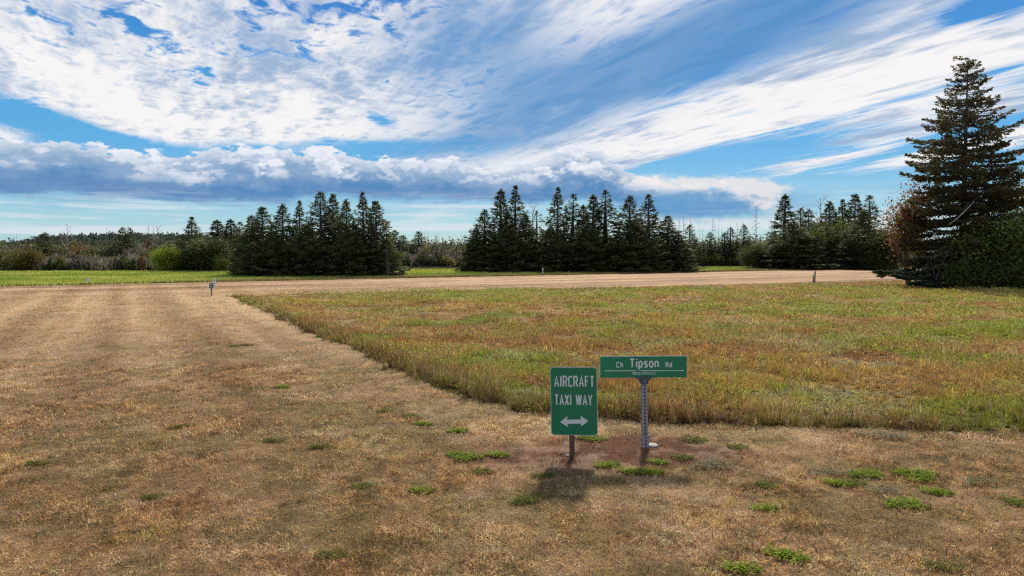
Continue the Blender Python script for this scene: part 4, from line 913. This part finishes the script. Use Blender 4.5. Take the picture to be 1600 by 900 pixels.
# narrow highway-style letters as centre lines on a 4 x 7 grid (x 0..w, z 0..1)
def arc(cx_, cz_, rx_, rz_, a0, a1, n=8): return [(cx_ + rx_ * math.cos(R(a0 + (a1 - a0) * i_ / n)), cz_ + rz_ * math.sin(R(a0 + (a1 - a0) * i_ / n))) for i_ in range(n + 1)]
FONT = {
 'A': (0.50, [[(0, 0), (0.25, 1), (0.50, 0)], [(0.09, 0.30), (0.41, 0.30)]]), 'I': (0.10, [[(0.05, 0), (0.05, 1)]]),
 'R': (0.42, [[(0, 0), (0, 1), (0.22, 1)] + arc(0.22, 0.74, 0.20, 0.26, 90, -90) + [(0, 0.48)], [(0.22, 0.48), (0.42, 0)]]),
 'C': (0.42, [arc(0.21, 0.76, 0.21, 0.24, 20, 180) + arc(0.21, 0.24, 0.21, 0.24, 180, 340)]),
 'F': (0.36, [[(0.36, 1), (0, 1), (0, 0)], [(0, 0.53), (0.30, 0.53)]]), 'T': (0.44, [[(0, 1), (0.44, 1)], [(0.22, 1), (0.22, 0)]]),
 'X': (0.44, [[(0, 0), (0.44, 1)], [(0, 1), (0.44, 0)]]), 'W': (0.72, [[(0, 1), (0.18, 0)], [(0.18, 0), (0.36, 1)], [(0.36, 1), (0.54, 0)], [(0.54, 0), (0.72, 1)]]),
 'Y': (0.46, [[(0, 1), (0.23, 0.47), (0.46, 1)], [(0.23, 0.47), (0.23, 0)]]), 'P': (0.42, [[(0, 0), (0, 1), (0.22, 1)] + arc(0.22, 0.73, 0.20, 0.27, 90, -90) + [(0, 0.46)]]),
 'V': (0.44, [[(0, 1), (0.22, 0), (0.44, 1)]]), 'E': (0.36, [[(0.36, 1), (0, 1), (0, 0), (0.36, 0)], [(0, 0.53), (0.30, 0.53)]]), '/': (0.34, [[(0, -0.06), (0.34, 1.06)]]),
 'h': (0.32, [[(0, 0), (0, 1)], [(0, 0.52)] + arc(0.16, 0.52, 0.16, 0.20, 150, 0) + [(0.32, 0)]]), 'i': (0.0, [[(0, 0), (0, 0.72)], [(0, 0.90), (0, 1.0)]]),
 'p': (0.34, [[(0, -0.30), (0, 0.72)], arc(0.17, 0.36, 0.17, 0.36, 0, 360, 16)]), 'o': (0.36, [arc(0.18, 0.36, 0.18, 0.36, 0, 360, 16)]),
 's': (0.30, [arc(0.15, 0.54, 0.15, 0.18, 25, 270) + arc(0.15, 0.18, 0.15, 0.18, 90, -155)]), 'n': (0.32, [[(0, 0), (0, 0.72)], [(0, 0.50)] + arc(0.16, 0.52, 0.16, 0.20, 150, 0) + [(0.32, 0)]]),
 'd': (0.34, [[(0.34, 0), (0.34, 1)], arc(0.17, 0.36, 0.17, 0.36, 0, 360, 16)]), ' ': (0.22, []),
}
def stroke_quads(bm, pts, w, y, th):
    """one flat ribbon of width w along the points, given a small thickness"""
    n = len(pts); closed = (abs(pts[0][0] - pts[-1][0]) + abs(pts[0][1] - pts[-1][1])) < 1e-4
    L1 = []; L2 = []
    for i_ in range(n):
        a = pts[i_ - 1] if i_ > 0 else (pts[-2] if closed else None); b = pts[i_ + 1] if i_ < n - 1 else (pts[1] if closed else None); p = pts[i_]
        def nn(p0, p1):
            dx_, dz_ = p1[0] - p0[0], p1[1] - p0[1]; l_ = math.hypot(dx_, dz_) + 1e-9; return (-dz_ / l_, dx_ / l_)
        if a is None: m_ = nn(p, b); k_ = 1
        elif b is None: m_ = nn(a, p); k_ = 1
        else:
            u1 = nn(a, p); u2 = nn(p, b); m_ = (u1[0] + u2[0], u1[1] + u2[1]); l_ = math.hypot(*m_) + 1e-9; m_ = (m_[0] / l_, m_[1] / l_)
            k_ = min(1 / max(0.2, m_[0] * u1[0] + m_[1] * u1[1]), 1.9)
        L1.append((p[0] + m_[0] * w / 2 * k_, p[1] + m_[1] * w / 2 * k_)); L2.append((p[0] - m_[0] * w / 2 * k_, p[1] - m_[1] * w / 2 * k_))
    for i_ in range(n - 1):
        q_ = [L1[i_], L2[i_], L2[i_ + 1], L1[i_ + 1]]
        fr = [bm.verts.new((x, y, z)) for x, z in q_]; bk = [bm.verts.new((x, y + th, z)) for x, z in q_]
        bm.faces.new(fr)
        for j_ in range(4): bm.faces.new((fr[j_], bk[j_], bk[(j_ + 1) % 4], fr[(j_ + 1) % 4]))
def write(text, x0, x1, z0, cap, weight, y, bm, gap=0.27):
    """letters between x0 and x1 standing on z0, CAP high"""
    adv = [FONT[ch][0] for ch in text]; total = sum(adv) + gap * (len(text) - 1)
    sx = (x1 - x0 - weight) / total; x = x0 + weight / 2; k_ = 0
    for ch, a in zip(text, adv):
        for st in FONT[ch][1]:
            k_ += 1
            pts = [(x + px_ * sx, z0 + weight / 2 + pz_ * (cap - weight)) for px_, pz_ in st]
            stroke_quads(bm, pts, weight, y - 0.00006 * (k_ % 7), 0.0009)
        x += (a + gap) * sx
    return bm

# --- aircraft taxi way sign
k1 = SIGN1[1] / F
s1 = empty('taxiway_sign', (SIGN1[0], SIGN1[1], float(gz_at(np.array([SIGN1[0]]), np.array([SIGN1[1]]))[0])), R(-7)); s1.rotation_euler = (R(1.5), R(-1.1), R(-7))
tag(s1, 'green rectangular sign lettered AIRCRAFT TAXI WAY over a white double arrow', 'sign')
PW, PH = 73 * k1 * 1.005, 109 * k1; PZ = (718 - 680.5) * k1; PX = (898.3 - 894) * k1
panel = bm_obj('sign_panel', outline_prism([(x + PX, z) for x, z in rrect(PW, PH, 0.040)], -0.026, -0.023), M_EDGE, s1, (0, 0, PZ))
bm_obj('green_face', outline_prism([(x + PX, z + 0.007) for x, z in rrect(PW - 0.014, PH - 0.014, 0.034)], -0.0268, -0.0262), M_GREEN, panel)
def zx(px_, py_): return (PX + (px_ - 898.5) * k1, (680 - py_) * k1)
bm = bmesh.new(); a, z = zx(867.6, 603.0); b, _ = zx(931.0, 603); write('AIRCRAFT', a, b, z, 18.2 * k1, 0.0138, -0.0276, bm); bm_obj('lettering', bm, M_WHITE, panel); bm = bmesh.new()
a, z = zx(868.0, 632.2); b, _ = zx(927.5, 632); write('TAXI WAY', a, b, z, 18.0 * k1, 0.0138, -0.0276, bm)
bm_obj('lettering', bm, M_WHITE, panel)
arr = [zx(*q_) for q_ in ((876.5, 658.8), (888, 649.2), (887.2, 655.0), (909.3, 654.2), (908.3, 648.2), (920.5, 656.6), (908.6, 665.6), (909.3, 660.8), (887.6, 661.6), (888.6, 666.6))]
bm_obj('double_arrow', outline_prism(arr, -0.0279, -0.0270), M_WHITE, panel)
for px_, py_ in ((899.6, 579), (899.6, 620), (899, 668)):
    a, z = zx(px_, py_); bm = bmesh.new(); bmesh.ops.create_cone(bm, cap_ends=True, segments=8, radius1=0.008, radius2=0.006, depth=0.006, matrix=Matrix.Translation((a, -0.030, z)) @ Matrix.Rotation(math.pi / 2, 4, 'X'))
    bm_obj('bolt', bm, M_DARKM, panel)
bm = bmesh.new()   # steel U-channel post
w_ = 0.018
up_ = [(-w_ - 0.008, -0.004), (-w_, -0.004), (-w_, -0.022), (w_, -0.022), (w_, -0.004), (w_ + 0.008, -0.004), (w_ + 0.008, 0.0), (w_ - 0.004, 0.0), (w_ - 0.004, -0.018), (-w_ + 0.004, -0.018), (-w_ + 0.004, 0.0), (-w_ - 0.008, 0.0)]
lo_ = [bm.verts.new((x, y, -0.2)) for x, y in up_]; hi_ = [bm.verts.new((x, y, PZ + PH - 0.05)) for x, y in up_]
for i_ in range(12): bm.faces.new((lo_[i_], lo_[(i_ + 1) % 12], hi_[(i_ + 1) % 12], hi_[i_]))
bm.faces.new(hi_); bm_obj('post', bm, M_RUST, s1)

# --- road name sign
k2 = SIGN2[1] / F
s2 = empty('road_name_sign', (SIGN2[0], SIGN2[1], 0)); s2.rotation_euler = (0, 0, R(1.5))
tag(s2, 'long green road name blade reading Ch Tipson Rd on a perforated grey steel post', 'sign')
def zy(px_, py_): return ((px_ - 1008.0) * k2, (702 - py_) * k2)
BZ = (702 - 589.0) * k2
bl = bm_obj('name_blade', outline_prism([zy(935.4, 589), zy(1073, 588.6), zy(1073, 554.0), zy(935.4, 554.3)][::-1], -0.0016, 0.0016), M_EDGE, s2)
for sgn in (-1,):
    bm_obj('green_face', outline_prism([zy(935.9, 588.5), zy(1072.6, 588.2), zy(1072.6, 555.3), zy(935.9, 555.4)][::-1], -0.0026, -0.0018), M_GREEN, bl)
bm_obj('green_face', outline_prism([zy(935.9, 588.5), zy(1072.6, 588.2), zy(1072.6, 555.3), zy(935.9, 555.4)][::-1], 0.0018, 0.0026), M_GREEN, bl)
def wr(text, xa, xb, yb, yt, wt, gap=0.27):
    bm = bmesh.new(); a_, z_ = zy(xa, yb); b2_, _z = zy(xb, yb); write(text, a_, b2_, z_, (yb - yt) * k2, wt, -0.0036, bm, gap); bm_obj('lettering', bm, M_WHITE, bl)
wr('Ch', 961.0, 971.8, 572.6, 563.4, 0.0095); wr('Tipson', 981.8, 1028.4, 573.0, 558.2, 0.0150, 0.24); wr('Rd', 1038.8, 1049.2, 572.6, 564.0, 0.0095); wr('PRIVE/PRIVATE', 986.5, 1023.0, 584.3, 579.6, 0.0042, 0.38)
for xa, xb in ((942.6, 992.6), (997.8, 1067.8)):
    bm = bmesh.new(); (a, z) = zy(xa, 577.6); (b, _) = zy(xb, 577.6); outline_prism([(a, z - 0.0035), (a, z + 0.0035), (b, z + 0.0035), (b, z - 0.0035)], -0.0034, -0.0028, bm); bm_obj('white_rule', bm, M_WHITE, bl)
bx_ = zy(1004.8, 589)[0]
bm = outline_prism([(bx_ - 0.085, BZ + 0.004), (bx_ - 0.05, BZ - 0.022), (bx_ - 0.036, BZ - 0.065), (bx_ + 0.036, BZ - 0.065), (bx_ + 0.05, BZ - 0.022), (bx_ + 0.085, BZ + 0.004), (bx_ + 0.085, BZ + 0.014), (bx_ - 0.085, BZ + 0.014)], -0.030, 0.030)
bmesh.ops.bevel(bm, geom=bm.edges[:], offset=0.003, segments=1, affect='EDGES'); cap = bm_obj('bracket', bm, M_DARKM, s2)
bm = bmesh.new(); bmesh.ops.create_cone(bm, cap_ends=True, segments=8, radius1=0.009, radius2=0.008, depth=0.008, matrix=Matrix.Translation((bx_, -0.034, BZ - 0.035)) @ Matrix.Rotation(math.pi / 2, 4, 'X')); bm_obj('bolt', bm, M_ALU, cap)
def perforated(z0, z1, hw, pitch, hole, bm=None, face_y=None, x=0.0):
    """square steel tube with square holes in three faces; the back is left solid so they look dark"""
    bm = bm or bmesh.new(); n = int((z1 - z0) / pitch); pitch = (z1 - z0) / n
    for k_ in range(4):
        M_ = Matrix.Rotation(k_ * math.pi / 2, 4, 'Z')
        def V(u, z): return bm.verts.new(Matrix.Translation((x, 0, 0)) @ M_ @ Vector((u, -hw, z)))
        for i_ in range(n):
            a = z0 + i_ * pitch; b = a + pitch; m0 = a + (pitch - hole) / 2; m1 = m0 + hole; h2 = hole / 2
            if k_ == 2: m0 = m1 = a + pitch / 2  # back wall left unpunched to block light, so the holes stay dark
            for (u0, u1, q0, q1) in ((-hw, hw, a, b),) if k_ == 2 else ((-hw, -h2, a, b), (h2, hw, a, b), (-h2, h2, a, m0), (-h2, h2, m1, b)):
                bm.faces.new((V(u0, q0), V(u1, q0), V(u1, q1), V(u0, q1)))
    return bm
me_ = perforated(0.0, BZ - 0.02, 0.029, 0.036, 0.020); bmesh.ops.remove_doubles(me_, verts=me_.verts, dist=0.0002)
po = bm_obj('perforated_post', me_, M_GALV, s2, rot=(0, R(-1.6), 0))
me_ = perforated(-0.15, 22 * k2, 0.0345, 0.034, 0.017); bmesh.ops.remove_doubles(me_, verts=me_.verts, dist=0.0002)
bm_obj('anchor_sleeve', me_, M_GALV, s2)
bm = box_bm(0.034, 0.050, -0.016, 0.016, 19 * k2, 21.5 * k2, bev=0.003); bm_obj('bolt', bm, M_DARKM, s2)

def rock(name, x, y, sx, sy, sz, label, seed, mat=M_CONC):
    bm = bmesh.new(); bmesh.ops.create_icosphere(bm, subdivisions=3, radius=1.0); r = random.Random(seed)
    from mathutils import noise as mn
    for v_ in bm.verts:
        k_ = 1 + 0.35 * mn.noise(v_.co * 1.7 + Vector((seed, 0, 0))); v_.co = Vector((v_.co.x * sx * k_, v_.co.y * sy * k_, max(-0.4, min(0.65, v_.co.z)) * sz * k_))
    o = bm_obj(name, bm, mat, None, (x, y, 0.012)); tag(o, label, name.split('_')[-1] if name != 'concrete_footing' else 'footing'); return o
p = G(1018, 699); rock('concrete_footing', p[0], p[1] + 0.03, 0.085, 0.07, 0.022, 'pale concrete lump at the foot of the perforated sign post', 3)
p = G(888, 714.5); rock('white_stone', p[0], p[1], 0.030, 0.024, 0.024, 'small white stone on the earth left of the brown sign post', 5)

# ================================================================== airfield markers
def marker_stub(x, yt, yb, wpx, label, head_frac=0.62, name='white_marker', mat=M_PAINTW, group=None):
    gx_, gy_ = G(x, yb); k_ = gy_ / F; H = (yb - yt) * k_; W = wpx * k_
    r_ = empty(name, (gx_, gy_, 0), R(8)); tag(r_, label, 'marker', group)
    bm = outline_prism(rrect(W, H * head_frac, W * 0.15, 3, 0, H * (1 - head_frac)), -0.012, 0.012); bm_obj('marker_plate', bm, mat, r_)
    bm = outline_prism(rrect(W * 0.6, 0.02, 0.004, 2, 0, H * (1 - head_frac * 0.42)), -0.016, -0.013); bm_obj('dark_band', bm, M_DARKM, r_)
    bm = box_bm(-W * 0.16, W * 0.16, 0.013, 0.043, -0.1, H * 0.9, bev=0.004); bm_obj('stake', bm, M_DKSTEEL, r_); return r_
marker_stub(138, 433.2, 443.2, 4.6, 'small white plate marker on a short stake at the edge of the green field')
gx_, gy_ = G(1368, 421); kk_ = gy_ / F
marker_stub(1368, 412.5, 421, 2.9, 'tiny white marker before the right clump above the low bough of the big spruce', 0.7)
# slender white stake with a dark band
gx_, gy_ = G(848, 430.0); kk_ = gy_ / F; r_ = empty('white_stake', (gx_, gy_, 0)); tag(r_, 'slender white stake with a dark band before the middle spruce clump', 'marker')
bm_obj('lower_stake', box_bm(-0.055, 0.055, -0.03, 0.03, -0.1, 5.2 * kk_, bev=0.01), M_PAINTW, r_)
bm_obj('dark_band', box_bm(-0.05, 0.05, -0.027, 0.027, 5.2 * kk_, 6.4 * kk_), M_DARKM, r_)
bm_obj('upper_stake', box_bm(-0.06, 0.06, -0.032, 0.032, 6.4 * kk_, 11.6 * kk_, bev=0.012), M_PAINTW, r_)
# the pair at the edge of the tall grass
gx_, gy_ = G(1270.4, 441.5); kk_ = gy_ / F
r_ = empty('white_plate_marker', (gx_, gy_, 0)); tag(r_, 'small white plate on a dark stub beside the grey wooden stake', 'marker')
bm_obj('marker_plate', outline_prism(rrect(2.6 * kk_, 5 * kk_, 0.03, 3, 0, 7.0 * kk_), -0.02, 0.02), M_PAINTW, r_); bm_obj('stub', box_bm(-0.03, 0.03, -0.02, 0.02, -0.1, 7.2 * kk_, bev=0.004), M_DKSTEEL, r_)
gx_, gy_ = G(1273.8, 441.5)
r_ = empty('grey_stake', (gx_, gy_ + 0.15, 0), R(5)); tag(r_, 'weathered grey wooden stake leaning at the edge of the tall grass', 'marker'); r_.rotation_euler = (0, R(3), R(5))
bm_obj('stake', outline_prism([(-0.07, -0.1), (0.07, -0.1), (0.06, 17 * kk_), (0.0, 18.5 * kk_), (-0.05, 17.2 * kk_)][::-1], -0.03, 0.03), M_GREYW, r_)
# post with the little green sign
gx_, gy_ = G(330, 462.0); kk_ = gy_ / F
r_ = empty('white_marker_board', (gx_, gy_ + 0.25, 0), R(6)); tag(r_, 'tall white marker board on dark legs behind the little green sign', 'marker')
bm_obj('board', outline_prism([(-0.16, 9.5 * kk_), (-0.03, 8.0 * kk_), (0.12, 14 * kk_), (0.13, 25 * kk_), (0.10, 26.6 * kk_), (-0.01, 26.6 * kk_), (-0.04, 25 * kk_), (-0.14, 17 * kk_)][::-1], -0.015, 0.015), M_PAINTW, r_)
bm_obj('leg', outline_prism([(-0.085, -0.1), (-0.04, -0.1), (-0.07, 11 * kk_), (-0.125, 11 * kk_)][::-1], -0.035, -0.018), M_RUST, r_)
bm = bmesh.new(); bmesh.ops.create_cone(bm, cap_ends=True, segments=12, radius1=0.03, radius2=0.03, depth=0.01, matrix=Matrix.Translation((0.035, -0.022, 24.3 * kk_)) @ Matrix.Rotation(math.pi / 2, 4, 'X')); bm_obj('lamp_hole', bm, M_DARKM, r_)
r_ = empty('little_green_sign', (gx_ + 0.01, gy_, 0), R(3)); tag(r_, 'little green sign on a thin post at the corner of the tall grass', 'sign')
gp = bm_obj('sign_panel', outline_prism(rrect(5.9 * kk_, 7.2 * kk_, 0.012, 3, 0, 12.2 * kk_), -0.016, -0.012), surf_mat('dark_green_sheeting', (0.008, 0.070, 0.045), (0.012, 0.085, 0.055), 9, 0.4), r_)
for (z_, w2_) in ((16.9, 1.5), (13.9, 1.3)):
    bm = bmesh.new(); outline_prism([(-w2_ * kk_, z_ * kk_), (w2_ * kk_, z_ * kk_), (w2_ * kk_, (z_ + 1.1) * kk_), (-w2_ * kk_, (z_ + 1.1) * kk_)][::-1], -0.0185, -0.0165, bm); bm_obj('white_marking', bm, M_WHITE, gp)
bm_obj('post', box_bm(-0.016, 0.016, -0.012, 0.012, -0.1, 18 * kk_, bev=0.003), M_DKSTEEL, r_)

# ================================================================== weeds in the mown grass
def weed(seed, rad, n_leaf, c0, c1, size=0.030, wd=0.55, h=0.045):
    """a low broken patch of small leaves at all angles"""
    r = np.random.default_rng(seed); k = 5; cen = np.stack([np.linspace(-0.65, 0.65, k) * rad, r.normal(0, rad * 0.2, k)], 1); ch = r.integers(0, k, n_leaf)
    sd = (0.35 + 0.3 * r.random(k))[ch] * rad; q_ = r.normal(size=(n_leaf, 2)); q_ *= np.minimum(1, 1.45 / np.linalg.norm(q_, axis=1))[:, None]
    b0 = np.stack([cen[ch, 0] + q_[:, 0] * sd, cen[ch, 1] + q_[:, 1] * sd * 0.8, 0.012 + h * r.random(n_leaf)], 1)
    ph = r.random(n_leaf) * 6.28; d = nrm(np.stack([np.cos(ph), np.sin(ph), 0.1 + 0.7 * r.random(n_leaf)], 1)); s_ = nrm(np.cross(d, np.array([0, 0, 1.0])) + r.normal(0, 0.3, (n_leaf, 3)))
    ll = (size * (0.6 + 0.8 * r.random(n_leaf)))[:, None]; w = ll * wd / 2
    v = np.stack([b0, b0 + d * ll * 0.5 - s_ * w, b0 + d * ll * 0.5 + s_ * w, b0 + d * ll * 0.85 - np.array([0, 0, 0.15]) * ll], 1).reshape(-1, 3); b = (np.arange(n_leaf) * 4)[:, None]
    f = np.concatenate([b + [0, 2, 1], b + [1, 2, 3]], 1).reshape(-1, 3)
    c = np.repeat((np.array(c0) + (np.array(c1) - np.array(c0)) * r.random((n_leaf, 1))) * (0.7 + 0.6 * r.random((n_leaf, 1))), 4, 0); return v, f, c
WP = []
for i_, (sd, rad, n_, c0_, c1_, sz_, h_) in enumerate(((1, 0.10, 260, (0.13, 0.19, 0.012), (0.26, 0.35, 0.025), 0.034, 0.05), (2, 0.15, 420, (0.11, 0.17, 0.012), (0.23, 0.32, 0.025), 0.034, 0.05), (3, 0.085, 170, (0.09, 0.14, 0.015), (0.17, 0.23, 0.028), 0.030, 0.04),
                                             (4, 0.15, 300, (0.16, 0.165, 0.085), (0.28, 0.28, 0.17), 0.045, 0.05), (5, 0.12, 300, (0.08, 0.095, 0.016), (0.15, 0.17, 0.030), 0.026, 0.035))):
    v, f, c = weed(sd, rad, n_, c0_, c1_, sz_, 0.55 if i_ != 3 else 0.2, h_)
    WP.append([tri_mesh('weed_clump', v, f, M_WEED, c), False])
bright, dark_l, pale = 'bright green leafy weed clump growing in the dry mown grass', 'dull dark green weed clump lying flat in the dry mown grass', 'pale grey green weed clump with narrow leaves in the mown grass'
WL = [(725, 713, 1, 1.0, 'bright green weed patch in the mown grass well left of the brown sign post'), (778, 711, 0, 0.9, 'green weed clump between the largest left patch and the taxiway sign'), (716, 672, 0, 0.9, 'green weed patch near the corner of the tall grass, left of the taxiway sign'),
      (663, 660, 0, 0.9, bright), (640, 648, 2, 1.0, bright), (753, 736, 2, 0.9, bright), (660, 767, 0, 0.8, bright), (565, 760, 2, 0.8, bright), (441, 603, 0, 1.0, 'lone bright green weed clump in the middle of the mown strip'),
      (370, 539, 4, 1.2, dark_l), (388, 538, 4, 1.2, dark_l), (60, 722, 4, 0.9, dark_l), (1352, 739, 1, 0.9, 'long green weed patch right of the signs, left one of two'), (1430, 740, 1, 1.0, 'bright green weed patch farthest right among the large ones'), (1440, 748, 0, 0.9, bright),
      (1310, 754, 0, 0.9, bright), (1335, 752, 2, 0.9, bright), (1412, 787, 1, 0.9, 'large green weed patch low on the right, nearer than the two long ones'), (1465, 768, 0, 0.9, bright), (1195, 793, 0, 0.8, 'bright green weed clump alone in the dry grass below and right of the road sign'),
      (1195, 757, 2, 0.9, bright), (1152, 698, 2, 1.0, bright), (1087, 688, 2, 1.2, bright), (1028, 722, 0, 0.75, 'bright green weed clump on the bare earth right below the perforated post'), (1064, 716, 2, 1.0, bright), (985, 737, 0, 0.9, bright), (1016, 738, 0, 1.0, bright), (950, 727, 0, 0.9, bright), (925, 686, 1, 0.8, 'dull green weed patch behind the brown sign post'),
      (850, 742, 4, 0.9, dark_l), (1228, 868, 0, 1.0, 'dark green weed clump near the bottom edge, right of the signs'), (1160, 888, 0, 0.9, bright), (823, 780, 4, 1.0, dark_l), (520, 868, 4, 0.8, dark_l), (240, 776, 4, 0.8, dark_l), (1475, 884, 4, 0.9, dark_l),
      (1120, 728, 3, 1.1, pale), (1290, 737, 3, 1.0, pale), (1385, 680, 3, 1.4, 'pale grey green weed clump at the foot of the tall grass on the right'), (1530, 752, 3, 0.9, pale), (1590, 785, 2, 1.0, bright), (1385, 765, 3, 0.9, pale), (285, 665, 4, 1.0, dark_l), (500, 700, 4, 0.9, dark_l), (600, 640, 2, 1.0, bright), (430, 690, 4, 0.9, dark_l), (870, 660, 2, 1.0, bright)]
for i_, (x_, y_, k_, s_, lb) in enumerate(WL):
    o = WP[k_][0]
    if WP[k_][1]: o = o.copy(); col.objects.link(o)
    WP[k_][1] = True
    gx_, gy_ = G(x_, y_ + 2); o.location = (gx_, gy_, float(gz_at(np.array([gx_]), np.array([gy_]))[0]) + 0.004); o.scale = (s_ * 1.1, s_ * 1.1, s_ * 0.5); o.rotation_euler = (0, 0, (i_ * 2.4) % 1.0 - 0.5)
    for q_ in ('label', 'category', 'group'):
        if q_ in o: del o[q_]
    tag(o, lb, 'weed', {bright: 'bright weeds in the mown grass', dark_l: 'dark weeds in the mown grass', pale: 'pale weeds in the mown grass'}.get(lb, 'weeds in the mown grass'))
